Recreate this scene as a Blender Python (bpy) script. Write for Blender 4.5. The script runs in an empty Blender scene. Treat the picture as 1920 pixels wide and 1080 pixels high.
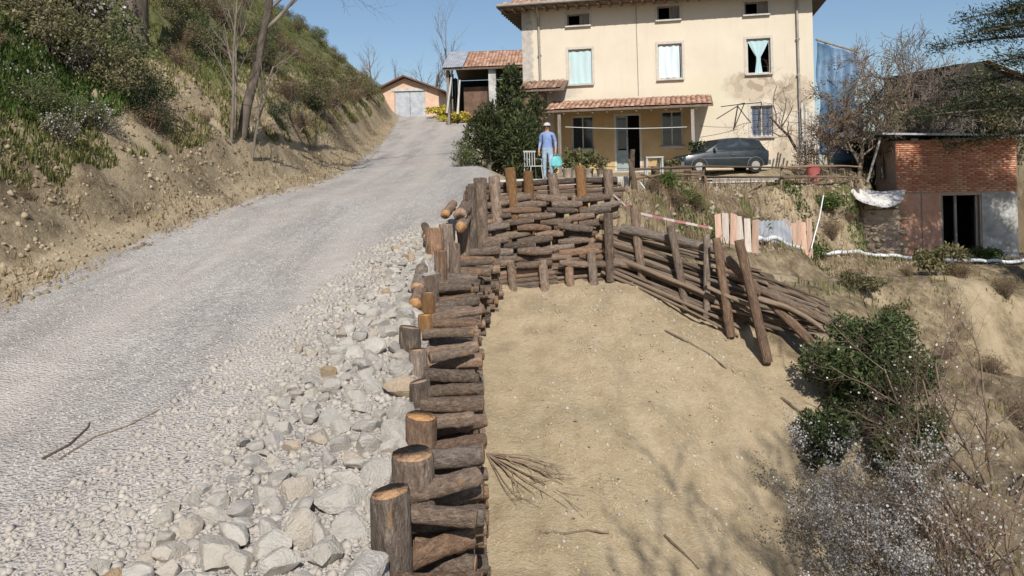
import bpy, bmesh, math, random
import numpy as np
from mathutils import Vector, Matrix

# ---------------------------------------------------------------- camera, sky, sun, exposure
scene = bpy.context.scene
COL = scene.collection
FPX, HX, HY, ROLL = 1500.0, 960.0, 330.0, math.radians(1.4)     # lens in photo pixels, principal point, roll
cs_, sn_ = math.cos(ROLL), math.sin(ROLL)
cam_data = bpy.data.cameras.new('camera')
cam_data.sensor_width = 36.0
cam_data.lens = 36.0 * FPX / 1920.0
cam_data.shift_x = 0.0
cam_data.shift_y = -(540.0 - HY) / 1920.0
cam_data.clip_start = 0.1
cam_data.clip_end = 2000.0
cam = bpy.data.objects.new('camera', cam_data)
COL.objects.link(cam)
cam.matrix_world = Matrix(((cs_, sn_, 0, 0), (0, 0, -1, 0), (-sn_, cs_, 0, 0), (0, 0, 0, 1)))
scene.camera = cam

SUN_AZ, SUN_EL = math.radians(6), math.radians(40)      # to the right of straight behind the camera
to_sun = Vector((math.sin(SUN_AZ) * math.cos(SUN_EL), -math.cos(SUN_AZ) * math.cos(SUN_EL), math.sin(SUN_EL)))
world = bpy.data.worlds.new('World')
scene.world = world
world.use_nodes = True
wn = world.node_tree.nodes
wn.clear()
w_out = wn.new('ShaderNodeOutputWorld')
w_bg = wn.new('ShaderNodeBackground')
w_sky = wn.new('ShaderNodeTexSky')
w_sky.sky_type = 'NISHITA'
w_sky.sun_disc = False
w_sky.sun_elevation = SUN_EL
w_sky.sun_rotation = math.atan2(to_sun.x, to_sun.y)
w_sky.air_density = 1.0
w_sky.dust_density = 0.7
w_sky.ozone_density = 3.0
w_bg.inputs['Strength'].default_value = 0.092
world.node_tree.links.new(w_sky.outputs[0], w_bg.inputs[0])
world.node_tree.links.new(w_bg.outputs[0], w_out.inputs[0])

sun_data = bpy.data.lights.new('sun', 'SUN')
sun_data.energy = 4.8
sun_data.angle = math.radians(0.53)
sun_data.color = (1.0, 0.955, 0.88)
sun = bpy.data.objects.new('sun', sun_data)
COL.objects.link(sun)
sun.rotation_euler = to_sun.to_track_quat('Z', 'Y').to_euler()

vs = scene.view_settings
vs.view_transform = 'Standard'
vs.look = 'None'
vs.exposure = 0.1
vs.gamma = 1.0
vs.use_curve_mapping = False

RNG = np.random.default_rng(7)
random.seed(7)

# ---------------------------------------------------------------- helpers
def at(px, py, d):
    """Point of the place that lies d metres ahead and is seen at photo pixel (px, py)."""
    u, v = (px - HX) / FPX, (HY - py) / FPX
    return Vector(((u * cs_ + v * sn_) * d, d, (-u * sn_ + v * cs_) * d))

def chain(o):
    m = o.matrix_basis.copy()
    while o.parent:
        o = o.parent
        m = o.matrix_basis @ m
    return m

def tag(o, label, cat, group=None):
    o['label'] = label
    o['category'] = cat
    if group:
        o['group'] = group
    return o

def put(name, mesh, parent=None, world=None, local=None):
    o = bpy.data.objects.new(name, mesh)
    COL.objects.link(o)
    if parent is not None:
        o.parent = parent
        if local is not None:
            o.matrix_basis = local
        elif world is not None:
            o.matrix_basis = chain(parent).inverted() @ world
        else:
            o.matrix_basis = chain(parent).inverted()
    elif world is not None:
        o.matrix_basis = world
    return o

def thing(name, label, cat, loc, rz=0.0, group=None):
    o = bpy.data.objects.new(name, None)
    COL.objects.link(o)
    o.empty_display_size = 0.2
    o.matrix_basis = Matrix.Translation(Vector(loc)) @ Matrix.Rotation(rz, 4, 'Z')
    return tag(o, label, cat, group)

def mesh_np(name, V, F, mats, midx=None, smooth=False, attrs=None, colors=None):
    """V (n,3); F (m,k) array, or a list of such arrays with different k."""
    V = np.asarray(V, dtype=np.float32)
    Fs = F if isinstance(F, list) else [F]
    Fs = [np.asarray(f, dtype=np.int32) for f in Fs if len(f)]
    me = bpy.data.meshes.new(name)
    me.vertices.add(len(V))
    me.vertices.foreach_set('co', V.ravel())
    nl = sum(f.size for f in Fs)
    npoly = sum(len(f) for f in Fs)
    me.loops.add(nl)
    me.polygons.add(npoly)
    me.loops.foreach_set('vertex_index', np.concatenate([f.ravel() for f in Fs]))
    sizes = np.concatenate([np.full(len(f), f.shape[1], np.int32) for f in Fs])
    starts = np.concatenate([[0], np.cumsum(sizes)[:-1]]).astype(np.int32)
    me.polygons.foreach_set('loop_start', starts)
    for m in (mats if isinstance(mats, (list, tuple)) else [mats]):
        me.materials.append(m)
    if midx is not None:
        me.polygons.foreach_set('material_index', np.asarray(midx, np.int32))
    if smooth:
        me.polygons.foreach_set('use_smooth', np.ones(npoly, bool))
    if attrs:
        for k, a in attrs.items():
            at_ = me.attributes.new(k, 'FLOAT', 'POINT')
            at_.data.foreach_set('value', np.asarray(a, np.float32))
    if colors:
        for k, a in colors.items():
            at_ = me.attributes.new(k, 'FLOAT_COLOR', 'POINT')
            at_.data.foreach_set('color', np.asarray(a, np.float32).ravel())
    me.update(calc_edges=True)
    me.validate()
    return me

class MB:
    """Collects boxes, tubes and faces into one mesh."""
    def __init__(self):
        self.v, self.f, self.m = [], [], []
    def add(self, verts, faces, mi=0):
        b = len(self.v)
        self.v += [tuple(p) for p in verts]
        self.f += [tuple(i + b for i in f) for f in faces]
        self.m += [mi] * len(faces)
        return self
    def box(self, c, s, mi=0, M=None, taper=1.0):
        cx, cy, cz = c
        hx, hy, hz = s[0] / 2, s[1] / 2, s[2] / 2
        vs_ = []
        for z in (-1, 1):
            t = taper if z > 0 else 1.0
            for x, y in ((-1, -1), (1, -1), (1, 1), (-1, 1)):
                p = Vector((cx + x * hx * t, cy + y * hy * t, cz + z * hz))
                vs_.append(M @ p if M else p)
        return self.add(vs_, [(0, 3, 2, 1), (4, 5, 6, 7), (0, 1, 5, 4), (1, 2, 6, 5), (2, 3, 7, 6), (3, 0, 4, 7)], mi)
    def tube(self, pts, rad, n=6, mi=0, caps=True, mc=None):
        pts = [Vector(p) for p in pts]
        if not isinstance(rad, (list, tuple)):
            rad = [rad] * len(pts)
        rings = []
        up = Vector((0.13, 0.31, 0.94))
        for i, p in enumerate(pts):
            t = (pts[min(i + 1, len(pts) - 1)] - pts[max(i - 1, 0)])
            t = t.normalized() if t.length > 1e-9 else Vector((0, 0, 1))
            a = t.cross(up)
            if a.length < 0.15:
                a = t.cross(Vector((1, 0, 0)))
            a.normalize()
            b = t.cross(a)
            rings.append([p + (a * math.cos(2 * math.pi * k / n) + b * math.sin(2 * math.pi * k / n)) * rad[i] for k in range(n)])
        vs_ = [q for r in rings for q in r]
        fs = []
        for i in range(len(pts) - 1):
            for k in range(n):
                k2 = (k + 1) % n
                fs.append((i * n + k, i * n + k2, (i + 1) * n + k2, (i + 1) * n + k))
        self.add(vs_, fs, mi)
        if caps:
            e = len(vs_) - n
            b = len(self.v) - len(vs_)
            self.f += [tuple(b + k for k in reversed(range(n))), tuple(b + e + k for k in range(n))]
            self.m += [mi if mc is None else mc] * 2
        return self
    def build(self, name, mats, smooth=False):
        me = bpy.data.meshes.new(name)
        me.from_pydata(self.v, [], self.f)
        for m in (mats if isinstance(mats, (list, tuple)) else [mats]):
            me.materials.append(m)
        me.polygons.foreach_set('material_index', np.asarray(self.m, np.int32))
        if smooth:
            me.polygons.foreach_set('use_smooth', np.ones(len(self.f), bool))
        me.update()
        return me

def soften(me, deg=35):
    me.polygons.foreach_set('use_smooth', np.ones(len(me.polygons), bool))
    try:
        me.set_sharp_from_angle(angle=math.radians(deg))
    except Exception:
        pass
    return me

# value noise
def _h(ix, iy, s):
    n = np.sin(ix * 127.1 + iy * 311.7 + s * 74.7) * 43758.5453
    return n - np.floor(n)
def vnoise(x, y, s=0):
    x = np.asarray(x, float); y = np.asarray(y, float)
    ix, iy = np.floor(x), np.floor(y)
    fx, fy = x - ix, y - iy
    fx, fy = fx * fx * (3 - 2 * fx), fy * fy * (3 - 2 * fy)
    a = _h(ix, iy, s); b = _h(ix + 1, iy, s); c = _h(ix, iy + 1, s); d = _h(ix + 1, iy + 1, s)
    return a + (b - a) * fx + (c - a) * fy + (a - b - c + d) * fx * fy
def fbm(x, y, s=0, o=4):
    r, a, t = 0, 0.5, 0
    for k in range(o):
        r = r + a * vnoise(np.asarray(x) * 2 ** k, np.asarray(y) * 2 ** k, s + k); t += a; a *= 0.5
    return r / t
def sstep(a, b, x):
    t = np.clip((np.asarray(x, float) - a) / (b - a), 0, 1)
    return t * t * (3 - 2 * t)

# ---------------------------------------------------------------- materials
class NT:
    def __init__(self, name):
        self.mat = bpy.data.materials.new(name)
        self.mat.use_nodes = True
        self.t = self.mat.node_tree
        self.t.nodes.clear()
        self.out = self.n('ShaderNodeOutputMaterial')
    def n(self, typ, **kw):
        nd = self.t.nodes.new(typ)
        for k, v in kw.items():
            if k in nd.inputs and not hasattr(nd, k):
                nd.inputs[k].default_value = v
            elif hasattr(nd, k):
                setattr(nd, k, v)
            else:
                nd.inputs[k].default_value = v
        return nd
    def l(self, a, b):
        self.t.links.new(a, b)
    def val(self, sock, v):
        if hasattr(v, 'links') or isinstance(v, bpy.types.NodeSocket):
            self.l(v, sock)
        else:
            sock.default_value = v
    def coords(self, kind='Object', scale=(1, 1, 1)):
        tc = self.n('ShaderNodeTexCoord')
        if scale == (1, 1, 1):
            return tc.outputs[kind]
        mp = self.n('ShaderNodeMapping')
        mp.inputs['Scale'].default_value = scale
        self.l(tc.outputs[kind], mp.inputs['Vector'])
        return mp.outputs[0]
    def noise(self, vec, scale, detail=4, rough=0.55, dist=0.0):
        nd = self.n('ShaderNodeTexNoise')
        nd.inputs['Scale'].default_value = scale
        nd.inputs['Detail'].default_value = detail
        nd.inputs['Roughness'].default_value = rough
        nd.inputs['Distortion'].default_value = dist
        self.l(vec, nd.inputs['Vector'])
        return nd.outputs['Fac']
    def vor(self, vec, scale, out='Color', feature='F1', rnd=1.0):
        nd = self.n('ShaderNodeTexVoronoi')
        nd.feature = feature
        nd.inputs['Scale'].default_value = scale
        nd.inputs['Randomness'].default_value = rnd
        self.l(vec, nd.inputs['Vector'])
        return nd.outputs[out]
    def ramp(self, fac, stops, interp='LINEAR'):
        nd = self.n('ShaderNodeValToRGB')
        nd.color_ramp.interpolation = interp
        el = nd.color_ramp.elements
        while len(el) < len(stops):
            el.new(0.5)
        for e, (p, c) in zip(el, stops):
            e.position = p
            e.color = (c[0], c[1], c[2], 1) if isinstance(c, (tuple, list)) else (c, c, c, 1)
        self.l(fac, nd.inputs['Fac'])
        return nd.outputs['Color']
    def mix(self, fac, a, b, mode='MIX'):
        nd = self.n('ShaderNodeMix')
        nd.data_type = 'RGBA'
        nd.blend_type = mode
        def s(sock, v):
            if isinstance(v, bpy.types.NodeSocket): self.l(v, sock)
            elif isinstance(v, (tuple, list)): sock.default_value = (v[0], v[1], v[2], 1)
            else: sock.default_value = v
        s(nd.inputs['Factor'], fac)
        s(nd.inputs[6], a)
        s(nd.inputs[7], b)
        return nd.outputs[2]
    def math(self, op, a, b=0.0, clamp=False):
        nd = self.n('ShaderNodeMath')
        nd.operation = op
        nd.use_clamp = clamp
        for i, v in enumerate((a, b)):
            if isinstance(v, bpy.types.NodeSocket): self.l(v, nd.inputs[i])
            else: nd.inputs[i].default_value = v
        return nd.outputs[0]
    def hsv(self, col, h=0.5, s=1.0, v=1.0):
        nd = self.n('ShaderNodeHueSaturation')
        for k, x in (('Hue', h), ('Saturation', s), ('Value', v)):
            if isinstance(x, bpy.types.NodeSocket): self.l(x, nd.inputs[k])
            else: nd.inputs[k].default_value = x
        self.l(col, nd.inputs['Color'])
        return nd.outputs[0]
    def maprange(self, x, a, b, c, d):
        nd = self.n('ShaderNodeMapRange')
        self.l(x, nd.inputs[0])
        for i, v in enumerate((a, b, c, d)):
            nd.inputs[i + 1].default_value = v
        return nd.outputs[0]
    def bump(self, h, strength=0.5, dist=0.02, normal=None):
        nd = self.n('ShaderNodeBump')
        nd.inputs['Strength'].default_value = strength
        nd.inputs['Distance'].default_value = dist
        self.l(h, nd.inputs['Height'])
        if normal is not None:
            self.l(normal, nd.inputs['Normal'])
        return nd.outputs[0]
    def principled(self, col, rough=0.8, normal=None, metal=0.0, spec=0.3, **kw):
        nd = self.n('ShaderNodeBsdfPrincipled')
        if isinstance(col, bpy.types.NodeSocket): self.l(col, nd.inputs['Base Color'])
        else: nd.inputs['Base Color'].default_value = (col[0], col[1], col[2], 1)
        if isinstance(rough, bpy.types.NodeSocket): self.l(rough, nd.inputs['Roughness'])
        else: nd.inputs['Roughness'].default_value = rough
        nd.inputs['Metallic'].default_value = metal
        nd.inputs['Specular IOR Level'].default_value = spec
        for k, v in kw.items():
            nd.inputs[k].default_value = v
        if normal is not None:
            self.l(normal, nd.inputs['Normal'])
        self.l(nd.outputs[0], self.out.inputs['Surface'])
        return nd
    def obj_random(self):
        return self.n('ShaderNodeObjectInfo').outputs['Random']
    def attr(self, name, out='Fac'):
        nd = self.n('ShaderNodeAttribute')
        nd.attribute_name = name
        return nd.outputs[out]

def two_tone(name, c1, c2, scale=4.0, rough=0.85, bump=0.3, bdist=0.01, fine=40.0, stretch=(1, 1, 1), rand=0.0, spec=0.25, metal=0.0, lo=0.35, hi=0.68):
    t = NT(name)
    v = t.coords('Object', stretch)
    n1 = t.noise(v, scale, 6, 0.6)
    col = t.ramp(n1, [(lo, c1), (hi, c2)])
    n2 = t.noise(v, fine, 3, 0.6)
    col = t.mix(t.maprange(n2, 0.3, 0.7, 0.0, 0.35), col, t.hsv(col, 0.5, 1.0, 0.55))
    if rand:
        col = t.hsv(col, 0.5, 1.0, t.maprange(t.obj_random(), 0, 1, 1 - rand, 1 + rand))
    nrm = t.bump(t.math('ADD', n1, t.math('MULTIPLY', n2, 0.5)), bump, bdist) if bump else None
    t.principled(col, rough, nrm, metal, spec)
    return t.mat

def leaf_mat(name, stops, translucent=0.35, patch=3.0):
    t = NT(name)
    f = t.attr('tone')
    n = t.noise(t.coords('Object'), patch, 2, 0.5)
    f2 = t.math('ADD', t.math('MULTIPLY', f, 0.6), t.math('MULTIPLY', n, 0.4))
    col = t.ramp(f2, stops)
    col = t.hsv(col, 0.5, 1.0, t.maprange(t.obj_random(), 0, 1, 0.85, 1.15))
    d = t.n('ShaderNodeBsdfPrincipled')
    t.l(col, d.inputs['Base Color'])
    d.inputs['Roughness'].default_value = 0.6
    d.inputs['Specular IOR Level'].default_value = 0.2
    tr = t.n('ShaderNodeBsdfTranslucent')
    t.l(col, tr.inputs['Color'])
    ms = t.n('ShaderNodeMixShader')
    ms.inputs[0].default_value = translucent
    t.l(d.outputs[0], ms.inputs[1])
    t.l(tr.outputs[0], ms.inputs[2])
    t.l(ms.outputs[0], t.out.inputs['Surface'])
    return t.mat

def make_ground():
    t = NT('ground_earth')
    v = t.coords('Object')
    cm = t.n('ShaderNodeAttribute'); cm.attribute_name = 'ground_type'
    sp = t.n('ShaderNodeSeparateColor'); t.l(cm.outputs['Color'], sp.inputs[0])
    R, G, B = sp.outputs[0], sp.outputs[1], sp.outputs[2]
    TR = cm.outputs['Alpha']
    big = t.noise(v, 0.5, 5, 0.6)
    mid = t.noise(v, 3.2, 6, 0.65)
    fin = t.noise(v, 28, 5, 0.7)
    # sandy fill
    sand = t.ramp(mid, [(0.25, (0.33, 0.252, 0.155)), (0.5, (0.445, 0.352, 0.228)), (0.75, (0.53, 0.43, 0.29))])
    sand = t.mix(t.maprange(big, 0.4, 0.65, 0, 0.55), sand, (0.34, 0.275, 0.175))
    peb = t.vor(v, 34, 'Distance')
    pc = t.vor(v, 34, 'Color')
    sand = t.mix(t.math('MULTIPLY', t.maprange(peb, 0.1, 0.32, 1, 0), t.maprange(pc, 0.62, 0.75, 0, 0.7)), sand, (0.60, 0.54, 0.43))
    sand = t.mix(t.maprange(fin, 0.3, 0.72, 0.0, 0.45), sand, t.hsv(sand, 0.5, 1.0, 0.58))
    mr = t.n('ShaderNodeMapping'); mr.inputs['Rotation'].default_value = (0, 0, math.radians(-32)); mr.inputs['Scale'].default_value = (2.4, 0.35, 1); t.l(v, mr.inputs['Vector'])
    rill = t.noise(mr.outputs[0], 1.4, 6, 0.7, 0.5)
    sand = t.mix(t.maprange(rill, 0.50, 0.72, 0.0, 0.55), sand, t.hsv(sand, 0.49, 1.05, 0.66))
    sand = t.mix(t.maprange(t.noise(v, 7, 5, 0.75), 0.58, 0.75, 0.0, 0.5), sand, (0.50, 0.425, 0.30))
    # dry brown earth
    earth = t.ramp(t.math('ADD', t.math('MULTIPLY', mid, 0.6), t.math('MULTIPLY', t.noise(v, 9, 5, 0.7), 0.4)), [(0.36, (0.085, 0.062, 0.042)), (0.47, (0.20, 0.150, 0.095)), (0.56, (0.31, 0.245, 0.155)), (0.66, (0.43, 0.35, 0.235))])
    earth = t.mix(t.maprange(fin, 0.35, 0.75, 0.0, 0.65), earth, (0.10, 0.08, 0.05))
    # grass soil
    grass = t.ramp(mid, [(0.3, (0.06, 0.07, 0.022)), (0.5, (0.13, 0.14, 0.05)), (0.7, (0.25, 0.215, 0.11))])
    grass = t.mix(t.maprange(fin, 0.4, 0.7, 0, 0.6), grass, (0.05, 0.05, 0.022))
    # crushed stone road
    g1 = t.vor(v, 42, 'Color'); g2 = t.vor(v, 17, 'Color'); gd = t.vor(v, 42, 'Distance')
    gv = t.math('ADD', t.math('MULTIPLY', g1, 0.6), t.math('MULTIPLY', g2, 0.4))
    grav = t.ramp(gv, [(0.15, (0.31, 0.294, 0.277)), (0.45, (0.43, 0.403, 0.376)), (0.8, (0.58, 0.543, 0.50))])
    grav = t.mix(t.maprange(big, 0.40, 0.62, 0, 0.6), grav, (0.50, 0.44, 0.385))
    sw = t.coords('Object', (1.6, 0.22, 1.0))
    streak = t.noise(sw, 1.0, 5, 0.65, 0.4)
    grav = t.mix(t.maprange(streak, 0.42, 0.62, 0, 0.6), grav, t.hsv(grav, 0.5, 0.95, 0.58))
    grav = t.mix(t.maprange(fin, 0.5, 0.75, 0, 0.4), grav, t.hsv(grav, 0.5, 1.0, 0.5))
    trk = t.math('MULTIPLY', TR, t.maprange(t.noise(sw, 2.2, 4, 0.6), 0.3, 0.6, 0.4, 1.0))
    grav = t.mix(trk, grav, t.mix(t.maprange(mid, 0.3, 0.7, 0, 1), (0.43, 0.39, 0.345), (0.54, 0.495, 0.445)))
    # break the borders
    def soft(w, k=0.5):
        return t.maprange(t.math('ADD', w, t.math('MULTIPLY', t.math('SUBTRACT', t.noise(v, 5, 5, 0.7), 0.5), k)), 0.35, 0.65, 0, 1)
    col = t.mix(soft(B), sand, earth)
    col = t.mix(soft(G, 1.1), col, grass)
    Rw = soft(R)
    col = t.mix(Rw, col, grav)
    h = t.math('ADD', t.math('MULTIPLY', fin, 0.5), t.math('ADD', t.math('MULTIPLY', mid, 0.6), t.math('MULTIPLY', t.math('MULTIPLY', gd, Rw), 0.6)))
    h = t.math('ADD', h, t.math('MULTIPLY', t.math('SUBTRACT', 1.0, Rw), t.math('ADD', t.noise(v, 11, 4, 0.7), t.math('MULTIPLY', t.noise(v, 55, 3, 0.7), 0.5))))
    nrm = t.bump(h, 0.85, 0.04)
    t.principled(col, 0.92, nrm, spec=0.15)
    return t.mat

def make_bark(name, c1, c2, c3):
    t = NT(name)
    r = t.obj_random()
    tc = t.n('ShaderNodeTexCoord')
    mp = t.n('ShaderNodeMapping'); mp.inputs['Scale'].default_value = (1, 1, 4.0)
    cmb = t.n('ShaderNodeCombineXYZ')
    t.l(t.math('MULTIPLY', r, 37.0), cmb.inputs[2]); t.l(t.math('MULTIPLY', r, 11.0), cmb.inputs[0])
    t.l(tc.outputs['Object'], mp.inputs['Vector']); t.l(cmb.outputs[0], mp.inputs['Location'])
    v = mp.outputs[0]
    n1 = t.noise(v, 2.2, 6, 0.7, 0.6)
    n2 = t.noise(v, 9, 4, 0.7)
    col = t.ramp(n1, [(0.3, c1), (0.5, c2), (0.7, c3)])
    tint = t.ramp(r, [(0.0, (0.62, 0.58, 0.55)), (0.35, (1.0, 0.86, 0.74)), (0.62, (0.95, 0.93, 0.92)), (0.9, (1.25, 0.92, 0.68)), (1.0, (1.25, 1.14, 1.0))])
    col = t.mix(1.0, col, tint, 'MULTIPLY')
    col = t.hsv(col, 0.5, 1.0, t.maprange(t.math('FRACT', t.math('MULTIPLY', r, 7.3)), 0, 1, 0.6, 1.2))
    col = t.mix(t.maprange(n2, 0.45, 0.78, 0, 0.7), col, t.hsv(col, 0.5, 0.9, 0.4))
    pale = t.noise(v, 4.0, 3, 0.6)
    col = t.mix(t.maprange(pale, 0.56, 0.72, 0, 0.6), col, (0.40, 0.34, 0.28))
    strip = t.noise(v, 1.1, 3, 0.6)
    col = t.mix(t.maprange(strip, 0.64, 0.67, 0, 0.7), col, (0.36, 0.21, 0.10))
    t.principled(col, 0.9, t.bump(t.math('ADD', n1, n2), 0.7, 0.07), spec=0.15)
    return t.mat

def make_cut(name):
    t = NT(name)
    v = t.coords('Object')
    sp = t.n('ShaderNodeSeparateXYZ'); t.l(v, sp.inputs[0])
    rr = t.math('SQRT', t.math('ADD', t.math('MULTIPLY', sp.outputs[0], sp.outputs[0]), t.math('MULTIPLY', sp.outputs[1], sp.outputs[1])))
    rr = t.math('ADD', rr, t.math('MULTIPLY', t.noise(v, 2.5, 2), 0.2))
    ring = t.math('SINE', t.math('MULTIPLY', rr, 42))
    n = t.noise(v, 3.0, 4, 0.6)
    col = t.ramp(n, [(0.3, (0.36, 0.16, 0.05)), (0.55, (0.53, 0.27, 0.095)), (0.75, (0.62, 0.40, 0.18))])
    col = t.mix(t.maprange(ring, -1, 1, 0, 0.28), col, t.hsv(col, 0.5, 1.1, 0.6))
    crk = t.vor(t.coords('Object', (1, 1, 0.01)), 1.7, 'Distance', 'DISTANCE_TO_EDGE')
    col = t.mix(t.maprange(crk, 0.0, 0.035, 0.75, 0), col, (0.08, 0.045, 0.025))
    col = t.mix(t.maprange(rr, 0.98, 1.1, 0, 0.8), col, (0.12, 0.075, 0.05))
    col = t.mix(t.maprange(t.noise(v, 5, 4, 0.7), 0.52, 0.76, 0, 0.5), col, (0.30, 0.18, 0.10))
    col = t.hsv(col, 0.5, t.maprange(t.obj_random(), 0, 1, 0.6, 1.0), t.maprange(t.obj_random(), 0, 1, 0.65, 1.05))
    t.principled(col, 0.85, t.bump(n, 0.3, 0.05), spec=0.15)
    return t.mat

def make_stone():
    t = NT('rubble_stone')
    v = t.coords('Object')
    r = t.obj_random()
    n1 = t.noise(v, 1.6, 5, 0.6); n2 = t.noise(v, 8, 5, 0.7)
    base = t.ramp(r, [(0.0, (0.46, 0.435, 0.41)), (0.25, (0.58, 0.53, 0.46)), (0.5, (0.53, 0.495, 0.45)), (0.75, (0.64, 0.595, 0.525)), (0.95, (0.54, 0.46, 0.375)), (1.0, (0.54, 0.38, 0.22))])
    col = t.mix(t.maprange(n1, 0.35, 0.65, 0, 0.5), base, t.hsv(base, 0.5, 1.25, 0.66))
    col = t.mix(t.maprange(n2, 0.5, 0.72, 0, 0.45), col, (0.58, 0.54, 0.48))
    t.principled(col, 0.9, t.bump(t.math('ADD', n1, n2), 0.6, 0.12), spec=0.2)
    return t.mat

def make_plaster():
    """Cream lime plaster with stains; object coordinates run along (x) and up (z) the facade."""
    t = NT('cream_plaster')
    v = t.coords('Object')
    sp = t.n('ShaderNodeSeparateXYZ'); t.l(v, sp.inputs[0])
    X, Z = sp.outputs[0], sp.outputs[2]
    n1 = t.noise(v, 0.7, 5, 0.6); n2 = t.noise(v, 5, 5, 0.65); n3 = t.noise(v, 30, 3, 0.6)
    col = t.ramp(n1, [(0.3, (0.595, 0.52, 0.41)), (0.7, (0.66, 0.59, 0.475))])
    stain = t.noise(t.coords('Object', (3.0, 1, 0.35)), 1.6, 5, 0.65)
    col = t.mix(t.maprange(stain, 0.54, 0.85, 0, 0.4), col, (0.47, 0.405, 0.32))
    def zone(cx, cz, rx, rz, soft=0.35):
        a = t.math('DIVIDE', t.math('SUBTRACT', X, cx), rx); b = t.math('DIVIDE', t.math('SUBTRACT', Z, cz), rz)
        d = t.math('ADD', t.math('MULTIPLY', a, a), t.math('MULTIPLY', b, b))
        d = t.math('ADD', d, t.math('MULTIPLY', t.math('SUBTRACT', n2, 0.5), 2.2))
        return t.maprange(d, 1.0 - soft, 1.0 + soft, 1, 0)
    bare = t.ramp(t.vor(v, 4.2, 'Color'), [(0.2, (0.34, 0.27, 0.20)), (0.8, (0.52, 0.43, 0.32))])
    grey = t.ramp(n2, [(0.3, (0.25, 0.23, 0.21)), (0.7, (0.50, 0.47, 0.43))])
    for (cx, cz, rx, rz, fac) in ((9.0, 3.25, 0.95, 0.55, 0.9), (10.6, 2.9, 0.75, 0.7, 0.85), (10.9, 0.6, 1.0, 1.0, 0.7)):
        col = t.mix(t.math('MULTIPLY', zone(cx, cz, rx, rz), fac), col, bare)
    col = t.mix(t.math('MULTIPLY', zone(0.12, 4.4, 0.34, 3.6), 0.8), col, grey)
    col = t.mix(t.math('MULTIPLY', zone(1.6, 3.5, 0.8, 0.4), 0.45), col, grey)
    col = t.mix(t.math('MULTIPLY', zone(7.2, 2.9, 1.5, 0.9, 0.8), 0.4), col, (0.62, 0.57, 0.40))
    low = t.maprange(t.math('ADD', Z, t.math('MULTIPLY', n2, 0.8)), 0.4, 1.1, 0.55, 0)
    col = t.mix(low, col, (0.46, 0.42, 0.34))
    t.principled(col, 0.93, t.bump(t.math('ADD', n2, n3), 0.35, 0.012), spec=0.12)
    return t.mat

def make_wood(name, c1, c2, rand=0.25):
    t = NT(name)
    v = t.coords('Object', (1, 1, 0.12))
    n1 = t.noise(v, 14, 5, 0.65, 0.3); n2 = t.noise(v, 60, 3, 0.6)
    col = t.ramp(n1, [(0.3, c1), (0.7, c2)])
    col = t.mix(t.maprange(n2, 0.45, 0.75, 0, 0.5), col, t.hsv(col, 0.5, 1, 0.45))
    col = t.hsv(col, 0.5, 1.0, t.maprange(t.obj_random(), 0, 1, 1 - rand, 1 + rand))
    t.principled(col, 0.85, t.bump(n1, 0.5, 0.01), spec=0.15)
    return t.mat

def make_tile(name, a, b, c):
    t = NT(name)
    v = t.coords('Object')
    f = t.attr('tone')
    n = t.noise(v, 1.2, 5, 0.65)
    col = t.ramp(t.math('ADD', t.math('MULTIPLY', f, 0.55), t.math('MULTIPLY', n, 0.45)), [(0.2, a), (0.5, b), (0.8, c)])
    n2 = t.noise(v, 12, 4, 0.7)
    col = t.mix(t.maprange(n2, 0.5, 0.75, 0, 0.6), col, (0.16, 0.13, 0.10))
    t.principled(col, 0.9, t.bump(n2, 0.4, 0.01), spec=0.15)
    return t.mat

def make_curtain(name, c):
    t = NT(name)
    v = t.coords('Object', (1, 1, 0.08))
    n = t.noise(v, 9, 4, 0.6)
    col = t.mix(t.maprange(n, 0.35, 0.65, 0, 0.25), c, (c[0] * 0.72, c[1] * 0.78, c[2] * 0.8))
    t.principled(col, 0.85, t.bump(n, 0.5, 0.02), spec=0.1)
    return t.mat

def make_tape():
    t = NT('barrier_tape')
    v = t.coords('Object')
    sp = t.n('ShaderNodeSeparateXYZ'); t.l(v, sp.inputs[0])
    f = t.math('FRACT', t.math('MULTIPLY', sp.outputs[0], 2.6))
    col = t.mix(t.math('GREATER_THAN', f, 0.5), (0.45, 0.37, 0.35), (0.34, 0.14, 0.13))
    t.principled(col, 0.45, None, spec=0.4)
    return t.mat

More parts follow.
